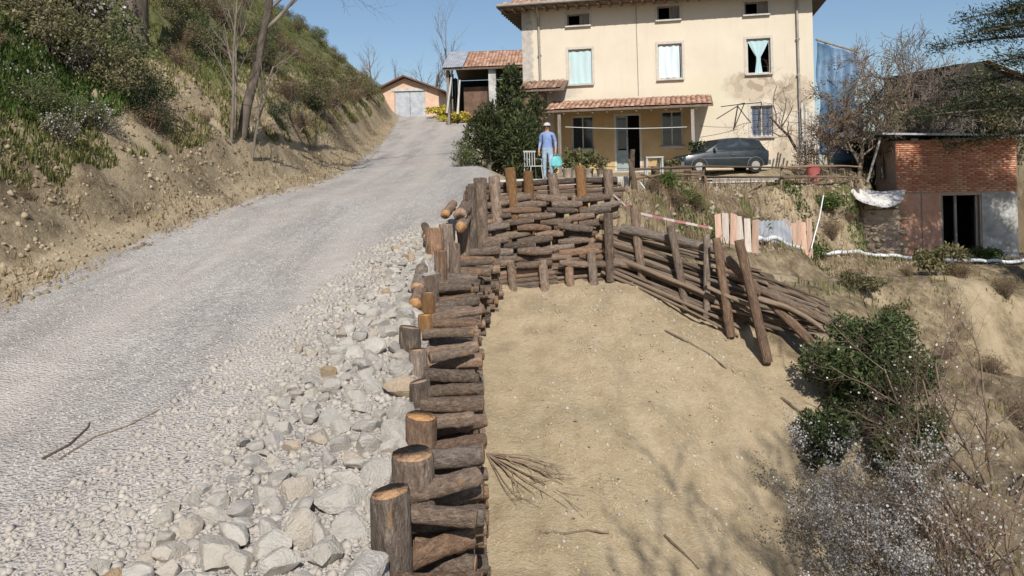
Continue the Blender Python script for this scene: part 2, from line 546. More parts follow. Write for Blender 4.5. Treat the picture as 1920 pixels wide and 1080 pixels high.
M = dict(
    ground=make_ground(),
    bark=make_bark('log_bark', (0.13, 0.104, 0.086), (0.285, 0.234, 0.196), (0.48, 0.415, 0.36)),
    cut=make_cut('sawn_end_grain'),
    stone=make_stone(),
    gravel=two_tone('gravel_chips', (0.36, 0.335, 0.31), (0.55, 0.51, 0.46), 14, 0.9, 0.0, lo=0.3, hi=0.7),
    rubble=two_tone('dusty_rubble', (0.33, 0.30, 0.265), (0.52, 0.472, 0.41), 5, 0.92, 0.3, 0.02, lo=0.3, hi=0.7),
    clod=two_tone('soil_clods', (0.36, 0.28, 0.17), (0.50, 0.41, 0.27), 6, 0.95, 0.0),
    plaster=make_plaster(),
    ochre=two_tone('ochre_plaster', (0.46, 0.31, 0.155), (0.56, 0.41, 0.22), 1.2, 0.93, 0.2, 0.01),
    brickwall=two_tone('pink_brick_render', (0.55, 0.29, 0.19), (0.66, 0.40, 0.28), 3.0, 0.93, 0.3, 0.01, fine=18),
    brick=make_tile('red_brick', (0.44, 0.16, 0.09), (0.58, 0.27, 0.16), (0.66, 0.37, 0.25)),
    mortar=two_tone('lime_mortar', (0.40, 0.29, 0.22), (0.50, 0.39, 0.30), 6),
    tile=make_tile('roof_tile', (0.23, 0.125, 0.085), (0.37, 0.21, 0.145), (0.47, 0.31, 0.23)),
    tile_dark=make_tile('old_roof_tile', (0.15, 0.09, 0.065), (0.25, 0.155, 0.11), (0.36, 0.24, 0.17)),
    soffit=make_wood('eave_wood', (0.10, 0.075, 0.055), (0.20, 0.15, 0.11)),
    frame=two_tone('painted_frame', (0.50, 0.455, 0.39), (0.62, 0.57, 0.49), 8, 0.6, 0.15, 0.004),
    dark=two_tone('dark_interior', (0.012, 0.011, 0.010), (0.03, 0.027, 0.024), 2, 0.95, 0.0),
    zinc=two_tone('weathered_zinc', (0.30, 0.28, 0.25), (0.44, 0.40, 0.35), 5, 0.6, 0.1, 0.004, metal=0.3),
    zincgrey=two_tone('grey_metal_sheet', (0.36, 0.38, 0.41), (0.55, 0.57, 0.60), 2.5, 0.5, 0.15, 0.01, metal=0.3),
    curtain1=make_curtain('turquoise_curtain', (0.48, 0.61, 0.62)),
    curtain2=make_curtain('pale_blue_curtain', (0.63, 0.72, 0.76)),
    curtain3=make_curtain('aqua_curtain', (0.44, 0.59, 0.61)),
    greywood=make_wood('weathered_grey_wood', (0.17, 0.15, 0.13), (0.36, 0.32, 0.28)),
    palewood=make_wood('bleached_boards', (0.34, 0.31, 0.28), (0.58, 0.55, 0.51)),
    brownwood=make_wood('brown_pole_wood', (0.105, 0.075, 0.052), (0.24, 0.18, 0.13), 0.4),
    terracotta=make_wood('pink_boards', (0.37, 0.235, 0.17), (0.50, 0.35, 0.265), 0.25),
    whiteboard=make_wood('whitewashed_boards', (0.40, 0.335, 0.29), (0.53, 0.46, 0.41), 0.18),
    concrete=two_tone('concrete', (0.42, 0.40, 0.37), (0.60, 0.57, 0.53), 3, 0.92, 0.3, 0.01),
    whitewash=two_tone('whitewashed_wall', (0.30, 0.29, 0.27), (0.58, 0.57, 0.54), 2.2, 0.93, 0.3, 0.015),
    dullwhite=two_tone('dull_white_paint', (0.36, 0.36, 0.36), (0.50, 0.50, 0.49), 5, 0.6, 0.1, 0.004),
    plastic=two_tone('white_plastic', (0.68, 0.70, 0.72), (0.78, 0.80, 0.82), 3, 0.4, 0.0, spec=0.4),
    tarpw=two_tone('white_tarp', (0.55, 0.53, 0.50), (0.72, 0.70, 0.67), 3, 0.6, 0.2, 0.02),
    tarpb=two_tone('blue_tarp', (0.055, 0.12, 0.21), (0.15, 0.24, 0.35), 2.5, 0.5, 0.3, 0.03),
    tape=make_tape(),
    tree_bark=two_tone('tree_bark', (0.06, 0.048, 0.038), (0.19, 0.155, 0.12), 5, 0.92, 0.8, 0.03, stretch=(1, 1, 0.3), fine=22),
    twig=two_tone('grey_twigs', (0.125, 0.10, 0.082), (0.265, 0.22, 0.18), 3, 0.9, 0.0),
    twigb=two_tone('brown_twigs', (0.145, 0.10, 0.073), (0.29, 0.215, 0.155), 3, 0.9, 0.0),
    leaf_olive=leaf_mat('olive_leaves', [(0.2, (0.075, 0.072, 0.033)), (0.5, (0.16, 0.15, 0.07)), (0.8, (0.28, 0.245, 0.135))]),
    leaf_green=leaf_mat('fresh_leaves', [(0.2, (0.055, 0.07, 0.026)), (0.5, (0.12, 0.142, 0.055)), (0.8, (0.20, 0.22, 0.10))]),
    leaf_dark=leaf_mat('evergreen_leaves', [(0.2, (0.012, 0.02, 0.012)), (0.5, (0.032, 0.05, 0.022)), (0.8, (0.085, 0.105, 0.045))], 0.2),
    leaf_juniper=leaf_mat('juniper_needles', [(0.2, (0.015, 0.023, 0.012)), (0.5, (0.048, 0.065, 0.026)), (0.8, (0.13, 0.14, 0.055))], 0.2),
    leaf_dry=leaf_mat('dry_leaves', [(0.2, (0.07, 0.046, 0.028)), (0.5, (0.18, 0.125, 0.07)), (0.8, (0.34, 0.255, 0.14))]),
    grass=leaf_mat('grass_blades', [(0.2, (0.07, 0.085, 0.022)), (0.5, (0.155, 0.165, 0.052)), (0.8, (0.33, 0.275, 0.135))]),
    lawn=leaf_mat('green_grass', [(0.2, (0.045, 0.07, 0.018)), (0.5, (0.09, 0.14, 0.035)), (0.8, (0.17, 0.20, 0.065))]),
    leaf_ever=leaf_mat('bush_leaves', [(0.2, (0.028, 0.045, 0.018)), (0.5, (0.07, 0.10, 0.036)), (0.8, (0.15, 0.18, 0.075))], 0.3),
    blossom=leaf_mat('white_blossom', [(0.2, (0.33, 0.32, 0.30)), (0.5, (0.55, 0.54, 0.53)), (0.8, (0.78, 0.78, 0.79))], 0.3),
    yellow=leaf_mat('yellow_flowers', [(0.2, (0.30, 0.26, 0.04)), (0.5, (0.52, 0.43, 0.05)), (0.8, (0.68, 0.58, 0.12))], 0.3),
)
# ---------------------------------------------------------------- the lie of the land
def smooth_curve(pts, k=9):
    xs = np.array([p[0] for p in pts], float); zs = np.array([p[1] for p in pts], float)
    gx = np.arange(xs[0], xs[-1] + 0.25, 0.25)
    gz = np.interp(gx, xs, zs)
    pad = np.pad(gz, k, mode='edge')
    gz = np.convolve(pad, np.ones(2 * k + 1) / (2 * k + 1), 'valid')
    return lambda y: np.interp(y, gx, gz)

road_z = smooth_curve([(-30, -7.0), (0, -2.55), (3, -2.1), (13, -0.6), (16, -0.32), (20, -0.08), (24, 0.25), (30, 0.95), (40, 2.15), (54, 4.25), (66, 4.9), (400, 4.9)])
edgeL = smooth_curve([(-30, -5.8), (0, -5.7), (9, -5.55), (12, -5.35), (20, -4.95), (30, -5.3), (40, -6.1), (54, -7.4), (70, -10), (100, -14), (400, -40)])
edgeR = smooth_curve([(-30, -0.5), (0, -0.5), (4, -0.64), (13, -1.0), (20, -1.05), (24, -1.15), (30, -1.9), (40, -2.2), (54, -2.6), (70, -4), (400, -20)])
yard_z = smooth_curve([(-30, -0.4), (12, -0.40), (17, -0.33), (24, -0.16), (31, 0.06), (60, 0.3), (400, 0.5)])
def face_x(y):            # outer face of the log wall that runs along the road
    return -0.048 * np.asarray(y, float)
yf_x = smooth_curve([(-30, 12.8), (1.35, 12.8), (1.6, 12.2), (1.95, 11.75), (3.2, 10.25), (4.3, 9.75), (5.5, 9.3), (60, 9.0)], 1)
ye_x = smooth_curve([(-30, 13.0), (1.2, 14.4), (2.5, 16.6), (5, 20), (8, 23), (10.9, 25.4), (12.1, 26.2), (12.3, 30.5), (17.6, 30.5), (18, 26.5), (300, 27)], 1)
CP = np.array([
    (1.6, 12.5, -.6), (2.5, 11.9, -1.35), (3.2, 10.8, -2.05), (4.2, 10.3, -2.5), (3.6, 11.4, -2.0), (2.2, 13.5, -1.0), (4.0, 15.2, -1.4), (3.4, 13, -1.75), (5, 15.4, -1.95), (4.4, 14, -2.05),
    (5.5, 17.8, -1.6), (8.8, 22.3, -2.4), (10.5, 23.6, -2.7), (12, 24.2, -2.85), (13.8, 24.3, -3.0), (17, 24.3, -3.05), (20, 25, -3.1), (14, 27.5, -2.95), (16.5, 27.5, -2.95), (30, 26, -3.3),
    (4.8, 13, -2.0), (6.2, 15.6, -2.25), (6.9, 16.4, -2.4), (7.7, 15.4, -3.5), (8.4, 16.0, -4.5), (8.3, 14, -5.4), (10.2, 19.8, -2.75), (11.5, 20.6, -2.9), (10.4, 17.9, -4.6), (12.2, 18.2, -5.2), (14, 21, -3.2), (14.4, 18.6, -5.6), (18, 21, -3.5), (18, 18.4, -6.0),
    (12, 15, -6.5), (9, 12, -5.9), (12, 13, -5.6), (7, 11.4, -4.4), (5.5, 10.6, -2.9), (5.6, 9, -3.6), (5.2, 7, -4.1), (7, 7, -4.7), (8, 9, -4.9), (5, 5, -4.8), (10, 5, -5.8), (14, 8, -6.5), (4.2, 8.4, -3.2), (20, 12, -6.5),
    (3.5, 2, -5.2), (30, 18, -5.0), (30, 5, -8), (60, 20, -6), (60, 0, -11)])

def right_land(x, y):
    x = np.asarray(x, float); y = np.asarray(y, float)
    shp = np.broadcast(x, y).shape
    X = np.broadcast_to(x, shp).ravel(); Y = np.broadcast_to(y, shp).ravel()
    num = np.zeros_like(X); den = np.zeros_like(X)
    for cx, cy, cz in CP:
        w = 1.0 / ((X - cx) ** 2 + (Y - cy) ** 2 + 0.25) ** 1.9
        num += w * cz; den += w
    return (num / den).reshape(shp)

def is_lower(x, y):
    return (x > face_x(y) - 0.42) & (y < yf_x(x))

def ground(x, y):
    x = np.asarray(x, float); y = np.asarray(y, float)
    rz, eL, eR, yz = road_z(y), edgeL(y), edgeR(y), yard_z(y)
    # yard / ground right of the road
    yz = yz - 0.24 * sstep(3.0, 6.5, x) * (1 - sstep(29.3, 30.6, y + 0.215 * x))
    k = sstep(0.0, 1.0, (x - eR) / np.where(y > 34, 9.0, 1.6 + 0 * y))
    up = rz + (yz - rz) * k
    mid = (eL + eR) / 2; half = (eR - eL) / 2
    q = np.clip((x - mid) / half, -1, 1)
    on = (x > eL) & (x < eR + 1)
    up = up - on * 0.03 * (np.exp(-((q - 0.36) / 0.16) ** 2) + np.exp(-((q + 0.42) / 0.16) ** 2))
    # hillside on the left
    s = np.maximum(eL - x, 0)
    n = fbm(x * 0.55, y * 0.55, 3, 4) - 0.5
    n2 = fbm(x * 2.3, y * 2.3, 9, 4) - 0.5
    prof = 1.18 * np.minimum(s, 1.7) + 0.85 * np.clip(s - 1.7, 0, 7.3) + 0.3 * np.clip(s - 9.0, 0, 60) - 0.25 * sstep(0, 0.5, s) * (1 - sstep(0.5, 1.2, s))
    hill = prof + sstep(0.1, 1.6, s) * (n * 1.1 + n2 * 0.62 + (fbm(x * 5.5, y * 5.5, 13, 3) - 0.5) * 0.22)
    up = up + np.where(s > 0, hill, 0)
    # terraces to the right
    rl = right_land(x, y) + (fbm(x * 0.9, y * 0.9, 21, 4) - 0.5) * 0.35 + (fbm(x * 3.1, y * 3.1, 25, 3) - 0.5) * 0.12 + sstep(6.5, 8, x) * (1 - sstep(19.0, 20.5, y)) * (np.abs(fbm(x * 1.6, y * 0.4, 27, 4) - 0.5) * 2 - 0.3) * 0.7
    ye = ye_x(x)
    wdt = np.where(x > 10.5, 0.25, 1.7)
    low = 1 - sstep(0, 1, (y - (ye - wdt)) / wdt)
    right = (x > 1.2) & (y >= yf_x(x))
    low = low * sstep(1.2, 1.9, x)
    up = np.where(right, up + (rl - up) * low + low * (1 - low) * 4 * ((fbm(x * 1.3, y * 1.3, 83, 4) - 0.5) * 0.7 + (fbm(x * 5, y * 5, 85, 3) - 0.5) * 0.3), up)
    # sand fill below the log walls, blending to the ravine
    sand = -1.58 - 0.38 * (11.9 - y) - 0.05 * np.maximum(x, 0) + (fbm(x * 0.8, y * 0.8, 41, 4) - 0.5) * 0.22 + (fbm(x * 4, y * 4, 45, 3) - 0.5) * 0.07
    sand = sand - 0.20 * np.maximum(0, x - 0.3) * (1 - sstep(6.5, 10.2, y)) - 0.45 * np.maximum(0, x - 1.9) * (1 - sstep(7.5, 9.6, y))
    sand = sand + 0.22 * np.exp(-((x - 1.8) / 0.8) ** 2 - ((y - 11.6) / 1.6) ** 2)
    u_ = x * 0.85 + y * 0.53; w_ = y * 0.85 - x * 0.53
    sand = sand + (np.abs(fbm(u_ * 1.9, w_ * 0.45, 47, 4) - 0.5) * 2 - 0.3) * 0.16 + (fbm(x * 9, y * 9, 49, 2) - 0.5) * 0.035
    b = sstep(3.1, 4.6, x + (9.5 - y) * 0.18)
    sand = sand + (rl - sand) * b
    z = np.where(is_lower(x, y), sand, up)
    z = z + (fbm(x * 1.7, y * 1.7, 61, 4) - 0.5) * 0.06
    return z

def gz(x, y):
    return float(ground(np.array([x]), np.array([y]))[0])

def grow(a, b, step, f):
    out = [a]; s = step
    while abs(out[-1] - a) < abs(b - a):
        s *= f
        out.append(out[-1] + (s if b > a else -s))
    return out[1:]
STEP = 0.11
gxs = np.array(list(reversed(grow(-13, -170, STEP, 1.09))) + list(np.arange(-13, 9.6, STEP)) + grow(9.6 - STEP * 0.5, 170, STEP, 1.08))
gys = np.array(list(reversed(grow(2.6, -25, STEP, 1.2))) + list(np.arange(2.6, 21, STEP)) + grow(21, 420, STEP, 1.05))
GX, GY = np.meshgrid(gxs, gys)
GZ = ground(GX, GY)
nx, ny = len(gxs), len(gys)
S_ = np.maximum(edgeL(GY) - GX, 0)
low_m = is_lower(GX, GY)
nA = fbm(GX * 0.8, GY * 0.8, 71, 4)
nB = fbm(GX * 0.35, GY * 0.35, 77, 4)
road_w = sstep(-0.25, 0.25, GX - edgeL(GY)) * (1 - sstep(0.1, 0.7, GX - edgeR(GY) - np.where(GY > 14.5, 0.2, 0.0)))
road_w = np.where(low_m | (GY > 75), 0, road_w)
grass_w = sstep(1.5, 3.2, S_ + (nA - 0.5) * 3.0) * (0.62 + 0.38 * sstep(0.35, 0.6, nB))
earth_w = sstep(0.05, 0.5, S_) * (0.50 + 1.2 * (nA - 0.5))
rt = (~low_m) & (GX > edgeR(GY) + 0.8)
bankR = rt & (GX > 1.5) & (GY < ye_x(GX))
grass_w = np.where(bankR, sstep(0.50, 0.62, nA) * sstep(14.5, 17, GY) * 0.9 * (1 - sstep(2.2, 3.6, ye_x(GX) - GY)), grass_w)
grass_w = np.where(rt & ~bankR & (GY > 36), 0.8, grass_w)
earth_w = np.where(bankR, np.where(GX > 6.5, 0.60, 0.72) + 1.3 * (nA - 0.5), earth_w)
earth_w = np.where(rt & ~bankR, 0.35 + (nA - 0.5) * 0.8, earth_w)
rav = low_m & (GX > 3.2)
earth_w = np.where(rav, sstep(3.3, 5.0, GX + (nA - 0.5) * 2) * 0.75, earth_w)
grass_w = np.where(rav, sstep(0.60, 0.75, nA) * 0.5, grass_w)
# darker unwashed soil patches low on the fill
earth_w = np.where(low_m & ~rav, sstep(0.60, 0.80, nA) * 0.40, earth_w)
q_ = (GX - (edgeL(GY) + edgeR(GY)) / 2) / ((edgeR(GY) - edgeL(GY)) / 2) + (fbm(GY * 0.25, GY * 0, 5, 2) - 0.5) * 0.15
trk_w = np.clip(np.exp(-((q_ - 0.36) / 0.17) ** 2) + np.exp(-((q_ + 0.40) / 0.17) ** 2), 0, 1) * road_w
GT = np.stack([road_w, grass_w, earth_w, trk_w], -1)

def cell_mask(mask):
    return mask[:-1, :-1]
cx = (GX[:-1, :-1] + GX[1:, 1:]) / 2; cy = (GY[:-1, :-1] + GY[1:, 1:]) / 2
reg = np.full(cx.shape, 3)
reg[(cx < edgeL(cy))] = 1
reg[(cx >= edgeL(cy)) & (cx < edgeR(cy) + 0.25) & (cy < 75)] = 0
lowc = is_lower(cx, cy)
reg[lowc & (cx < 3.6)] = 2
reg[lowc & (cx >= 3.6)] = 4
reg[(~lowc) & (cx > 1.5) & (cy < ye_x(cx)) & (reg == 3)] = 4
idx = np.arange(nx * ny).reshape(ny, nx)
quads = np.stack([idx[:-1, :-1], idx[:-1, 1:], idx[1:, 1:], idx[1:, :-1]], -1)
VG = np.stack([GX, GY, GZ], -1).reshape(-1, 3)
CG = GT.reshape(-1, 4)
for r, nm in enumerate(('road', 'hillside', 'sand_slope', 'yard', 'ravine_bank')):
    q = quads[reg == r]
    used, inv = np.unique(q, return_inverse=True)
    me = mesh_np(nm, VG[used], inv.reshape(-1, 4), M['ground'], smooth=True, colors={'ground_type': CG[used]})
    o = put(nm, me)
    o['kind'] = 'structure'

# ---------------------------------------------------------------- generators for plants
def prisms(P0, P1, R0, R1, n=3):
    P0 = np.asarray(P0, float); P1 = np.asarray(P1, float)
    R0 = np.asarray(R0, float)[:, None]; R1 = np.asarray(R1, float)[:, None]
    t = P1 - P0
    t = t / np.maximum(np.linalg.norm(t, axis=1, keepdims=True), 1e-9)
    ref = np.where(np.abs(t[:, 2:3]) < 0.85, np.array([[0, 0, 1.0]]), np.array([[1.0, 0, 0]]))
    a = np.cross(t, ref); a /= np.maximum(np.linalg.norm(a, axis=1, keepdims=True), 1e-9)
    b = np.cross(t, a)
    N = len(P0)
    V = np.zeros((N, 2 * n, 3))
    for k in range(n):
        d = a * math.cos(2 * math.pi * k / n) + b * math.sin(2 * math.pi * k / n)
        V[:, k] = P0 + d * R0
        V[:, n + k] = P1 + d * R1
    base = (np.arange(N) * 2 * n)[:, None]
    F = []
    for k in range(n):
        k2 = (k + 1) % n
        F.append(base + np.array([[k, k2, n + k2, n + k]]))
    return V.reshape(-1, 3), np.concatenate(F)

def leaves(P, size, rng, aspect=0.55, up=0.0, dirs=None):
    """Small pointed leaf faces at the points P."""
    P = np.asarray(P, float); N = len(P)
    d = rng.normal(size=(N, 3)) if dirs is None else np.asarray(dirs, float) + rng.normal(size=(N, 3)) * 0.35
    d[:, 2] += up
    d /= np.linalg.norm(d, axis=1, keepdims=True)
    e = np.cross(d, rng.normal(size=(N, 3)))
    e /= np.maximum(np.linalg.norm(e, axis=1, keepdims=True), 1e-9)
    s = size * rng.uniform(0.6, 1.4, (N, 1))
    V = np.stack([P, P + d * s * 0.5 + e * s * aspect * 0.5, P + d * s, P + d * s * 0.5 - e * s * aspect * 0.5], 1)
    F = np.arange(N * 4).reshape(N, 4)
    return V.reshape(-1, 3), F

def branching(rng, base, height, r0, levels=4, kids=(5, 4, 4, 4), lean=(0, 0), ang=0.7, shrink=0.62, segs=5, wob=0.12, first=0.35, rshrink=0.5, droop=0.0):
    """Skeleton of a tree: segments and the tips."""
    S = []; tips = []
    def grow_b(p, d, L, r, lev):
        n = max(2, segs - lev)
        pts = [p]; ds = [d]
        for i in range(n):
            d = (d + Vector(rng.normal(size=3) * wob) + Vector((0, 0, 0.05 - droop * lev))).normalized()
            p2 = p + d * (L / n)
            ra, rb = r * (1 - 0.55 * i / n), r * (1 - 0.55 * (i + 1) / n)
            S.append((p, p2, ra, rb, lev))
            p = p2; pts.append(p); ds.append(d)
        if lev + 1 < levels:
            kn = kids[min(lev, len(kids) - 1)]
            for j in range(kn):
                f = first + (1 - first) * (j + rng.uniform(0, 1)) / kn if lev == 0 else 0.2 + 0.8 * (j + rng.uniform(0, 1)) / kn
                f = min(f, 0.99)
                i = int(f * n); q = pts[i].lerp(pts[min(i + 1, n)], f * n - i)
                dd = ds[min(i + 1, n)]
                ax = Vector(rng.normal(size=3)).cross(dd).normalized()
                nd = (Matrix.Rotation(ang * rng.uniform(0.6, 1.35), 3, ax) @ dd).normalized()
                grow_b(q, nd, L * shrink * rng.uniform(0.7, 1.15), r * rshrink * (1 - 0.4 * f), lev + 1)
            tips.append((p, d))
        else:
            tips.append((p, d))
    grow_b(Vector(base), Vector((lean[0], lean[1], 1)).normalized(), height, r0, 0)
    return S, tips

def seg_mesh(S, n_thick=7, n_thin=3, cut=2):
    parts = []
    off = 0
    Vs, Fs = [], []
    for thick in (True, False):
        s = [q for q in S if (q[4] < cut) == thick]
        if not s: continue
        V, F = prisms([tuple(q[0]) for q in s], [tuple(q[1]) for q in s], [q[2] for q in s], [q[3] for q in s], n_thick if thick else n_thin)
        Vs.append(V); Fs.append(F + off); off += len(V)
    return np.concatenate(Vs), np.concatenate(Fs)

def crown_points(rng, n, rx, ry, rz, lumps=14, lump_r=0.42, z0=0.0, hollow=0.55):
    """Points gathered in uneven clumps through an ellipsoid standing on z0."""
    c = rng.normal(size=(lumps, 3)); c /= np.linalg.norm(c, axis=1, keepdims=True)
    c *= rng.uniform(0.25, 0.8, (lumps, 1))
    w = rng.uniform(0.5, 1.3, lumps)
    k = rng.choice(lumps, n, p=w / w.sum())
    d = rng.normal(size=(n, 3)); d /= np.linalg.norm(d, axis=1, keepdims=True)
    r = lump_r * w[k][:, None] * rng.uniform(hollow, 1.0, (n, 1)) ** 0.7
    p = c[k] + d * r
    return p * np.array([rx, ry, rz]) + np.array([0, 0, z0 + rz * 0.9]), d

def tone(rng, nleaf, per=4):
    return np.repeat(rng.uniform(0, 1, nleaf), per)

def shrub_meshes(seed, rx, ry, rz, n, size, mat, twig=M['twig'], aspect=0.55, lumps=14, stems=7, flower=0, flower_mat=None, lump_r=0.42, z0=0.0, hollow=0.55):
    rng = np.random.default_rng(seed)
    P, d = crown_points(rng, n, rx, ry, rz, lumps, lump_r, z0, hollow)
    P = P[P[:, 2] > -0.05 * rz]
    V, F = leaves(P, size, rng, aspect)
    fol = mesh_np('foliage', V, F, mat, attrs={'tone': tone(rng, len(P))})
    S = []
    for k in range(stems):
        tgt = P[rng.integers(len(P))]
        p = Vector((rng.normal() * 0.06 * rx, rng.normal() * 0.06 * ry, -0.15))
        q = Vector(tgt)
        for i in range(4):
            a = p.lerp(q, 0.0 if i == 0 else 1.0) if False else None
        m1 = p.lerp(q, 0.4) + Vector(rng.normal(size=3) * 0.08 * rz); m1.z += 0.1 * rz
        r = 0.035 * rz
        S += [(p, m1, r, r * 0.6, 0), (m1, q, r * 0.6, r * 0.2, 0)]
        for j in range(5):
            b = m1.lerp(q, rng.uniform(0, 0.9)); e = Vector(P[rng.integers(len(P))])
            e = b.lerp(e, min(1.0, 0.6 * rz / max((e - b).length, 0.01)))
            S.append((b, e, r * 0.3, r * 0.1, 3))
    Vt, Ft = seg_mesh(S, 5, 3, 1)
    st = mesh_np('stem', Vt, Ft, twig)
    fl = None
    if flower:
        Pf, _ = crown_points(np.random.default_rng(seed), flower, rx * 1.02, ry * 1.02, rz * 1.02, lumps, lump_r, z0, 0.85)
        Pf = Pf[Pf[:, 2] > 0]
        V, F = leaves(Pf, size * 0.9, rng, 0.9)
        fl = mesh_np('blossom', V, F, flower_mat, attrs={'tone': tone(rng, len(Pf))})
    return fol, st, fl

def place_plant(name, meshes, label, cat, loc, rz=0.0, sc=1.0, group=None, names=('foliage', 'stem', 'blossom')):
    root = thing(name, label, cat, loc, rz, group)
    for nm, me in zip(names, meshes):
        if me is not None:
            put(nm, me, root, local=Matrix.Scale(sc, 4) if not isinstance(sc, (tuple, list)) else Matrix.Diagonal((sc[0], sc[1], sc[2], 1)))
    return root
# ---------------------------------------------------------------- logs
def log_mesh(seed, taper=1.0, bend=0.0, n=16, rings=13, rough=0.07, slant=0.0, knots=2, mats=None, spindle=0.0):
    rng = np.random.default_rng(seed)
    zs = np.concatenate([[0.0], np.linspace(0.012, 0.988, rings), [1.0]])
    V = []
    ph = rng.uniform(0, 6.28, 4)
    kn = [(rng.uniform(0.15, 0.85), rng.uniform(0, 6.28)) for _ in range(knots)]
    for i, z in enumerate(zs):
        ba = bend * math.sin(math.pi * z)
        for k in range(n):
            a = 2 * math.pi * k / n
            r = 1.0 + (taper - 1.0) * z
            r *= 1 + rough * (0.6 * math.sin(2 * a + ph[0]) + 0.5 * math.sin(3 * a + ph[1] + 4 * z) + rng.normal() * 0.55)
            for kz, ka in kn:
                da = abs((a - ka + math.pi) % (2 * math.pi) - math.pi)
                r += 0.3 * math.exp(-(da / 0.35) ** 2 - ((z - kz) / 0.05) ** 2)
            r *= 1 + spindle * (math.sin(math.pi * z) - 0.75)
            if i in (0, len(zs) - 1):
                r *= 0.93
            x, y = r * math.cos(a) + ba, r * math.sin(a) + ba * 0.3
            zz = z + (slant * x * 0.1 if z > 0.9 else 0)
            V.append((x, y, zz))
    F4, m4 = [], []
    R = len(zs)
    for i in range(R - 1):
        for k in range(n):
            k2 = (k + 1) % n
            F4.append((i * n + k, i * n + k2, (i + 1) * n + k2, (i + 1) * n + k))
    caps = np.array([[k for k in reversed(range(n))], [(R - 1) * n + k for k in range(n)]])
    me = mesh_np('log', np.array(V), [np.array(F4), caps], mats or [M['bark'], M['cut']], midx=[0] * len(F4) + [1, 1])
    soften(me, 50)
    return me

LOGS = [log_mesh(100 + i, taper=1 - 0.02 * (i % 4), bend=0.25 * (i % 3 - 1), slant=0.0) for i in range(9)]
POSTS = [log_mesh(200 + i, taper=0.97, bend=0.12 * (i % 3 - 1), rough=0.045, slant=(0.10 * (i % 3 - 1)), knots=3) for i in range(6)]
POLES = [log_mesh(300 + i, taper=0.6, bend=2.2 * (i % 3 - 1), n=8, rings=12, rough=0.08, knots=3, mats=[M['brownwood'] if i % 2 else M['bark'], M['cut']]) for i in range(6)]

STUBS = [log_mesh(280 + i, taper=1.0, bend=0.2 * (i % 3 - 1), rough=0.07, spindle=0.35) for i in range(6)]
M['peeled'] = make_bark('peeled_wood', (0.30, 0.16, 0.07), (0.40, 0.235, 0.11), (0.47, 0.32, 0.18))
PEELED = [log_mesh(260 + i, taper=0.95, bend=0.1, rough=0.04, knots=3, mats=[M['peeled'], M['cut']]) for i in range(2)]

def log_matrix(p0, p1, r, spin=None):
    p0, p1 = Vector(p0), Vector(p1)
    z = (p1 - p0); L = z.length; z.normalize()
    a = z.orthogonal().normalized(); b = z.cross(a)
    s = random.uniform(0, 6.28) if spin is None else spin
    a, b = a * math.cos(s) + b * math.sin(s), b * math.cos(s) - a * math.sin(s)
    m = Matrix((( a.x * r, b.x * r, z.x * L, p0.x), (a.y * r, b.y * r, z.y * L, p0.y), (a.z * r, b.z * r, z.z * L, p0.z), (0, 0, 0, 1)))
    return m

def log(parent, p0, p1, r, name='log', pool=LOGS, spin=None):
    return put(name, random.choice(pool), parent, world=log_matrix(p0, p1, r, spin))

# --- wall along the road: big posts on the road side, short logs stacked crosswise behind them
wall = thing('log_retaining_wall', 'log crib wall of stacked short logs and round posts along the gravel road edge', 'retaining wall', at(800, 700, 6.3))
wall.matrix_basis = Matrix.Translation((-0.5, 7.0, gz(-0.2, 7.0)))
post_list = [  # top pixel, distance, diameter, lean
    (731, 921, 4.20, 0.212, 0.0), (774, 850, 4.62, 0.25, 0.05), (790, 779, 5.15, 0.215, 0.0), (787, 714, 6.00, 0.17, -0.02), (768, 613, 7.05, 0.20, 0.02),
    (803, 548, 8.0, 0.15, 0.0), (806, 514, 8.75, 0.19, -0.01), (797, 590, 7.5, 0.14, 0.03), (814, 428, 10.5, 0.25, 0.01), (836, 420, 10.75, 0.20, -0.03), (826, 470, 9.6, 0.16, 0.0), (783, 655, 6.5, 0.15, 0.0), (868, 395, 11.4, 0.17, 0.0), (852, 455, 10.2, 0.15, 0.02)]
for i, (px, py, d, dia, lean) in enumerate(post_list):
    t_ = at(px, py, d)
    b_ = Vector((t_.x + lean, t_.y - 0.03, t_.z - 1.75))
    log(wall, b_, t_, dia / 2, 'post', PEELED if i in (5, 7) else POSTS)
random.seed(11)
y = 3.72
k = 0
while y < 11.75:
    xo = float(face_x(y))
    ztop = float(road_z(y)) + float(np.interp(y, [4.0, 4.15, 7.0, 8.7, 10.5, 11.7], [-0.04, 0.13, 0.06, -0.06, -0.22, -0.2])) + random.uniform(-0.05, 0.05)
    zb = gz(xo + 0.15, y) - 0.1
    lay = 0
    z = ztop
    while z > zb:
        r = random.uniform(0.042, 0.066)
        z -= r
        yy = y + (0.17 if lay % 2 else 0.0) + random.uniform(-0.05, 0.05)
        phi = random.uniform(-0.15, 0.55) if lay < 4 else random.uniform(-0.1, 0.3)
        turn = max(0.0, yy - 10.0) * 0.24
        x1 = float(face_x(yy)) + random.uniform(-0.07, 0.05) + turn
        L = float(np.interp(yy, [4, 7, 9, 10.5], [0.42, 0.42, 0.52, 0.64])) * random.uniform(0.9, 1.15) + turn * 0.7
        p1 = Vector((x1, yy + L * math.sin(phi) * 0.6, z + random.uniform(-0.03, 0.05)))
        p0 = Vector((x1 - L * math.cos(phi), yy - L * math.sin(phi) * 0.4, z + random.uniform(-0.02, 0.02)))
        log(wall, p0, p1, r, spin=None)
        z -= r * 0.98
        lay += 1
    y += 0.29
    k += 1
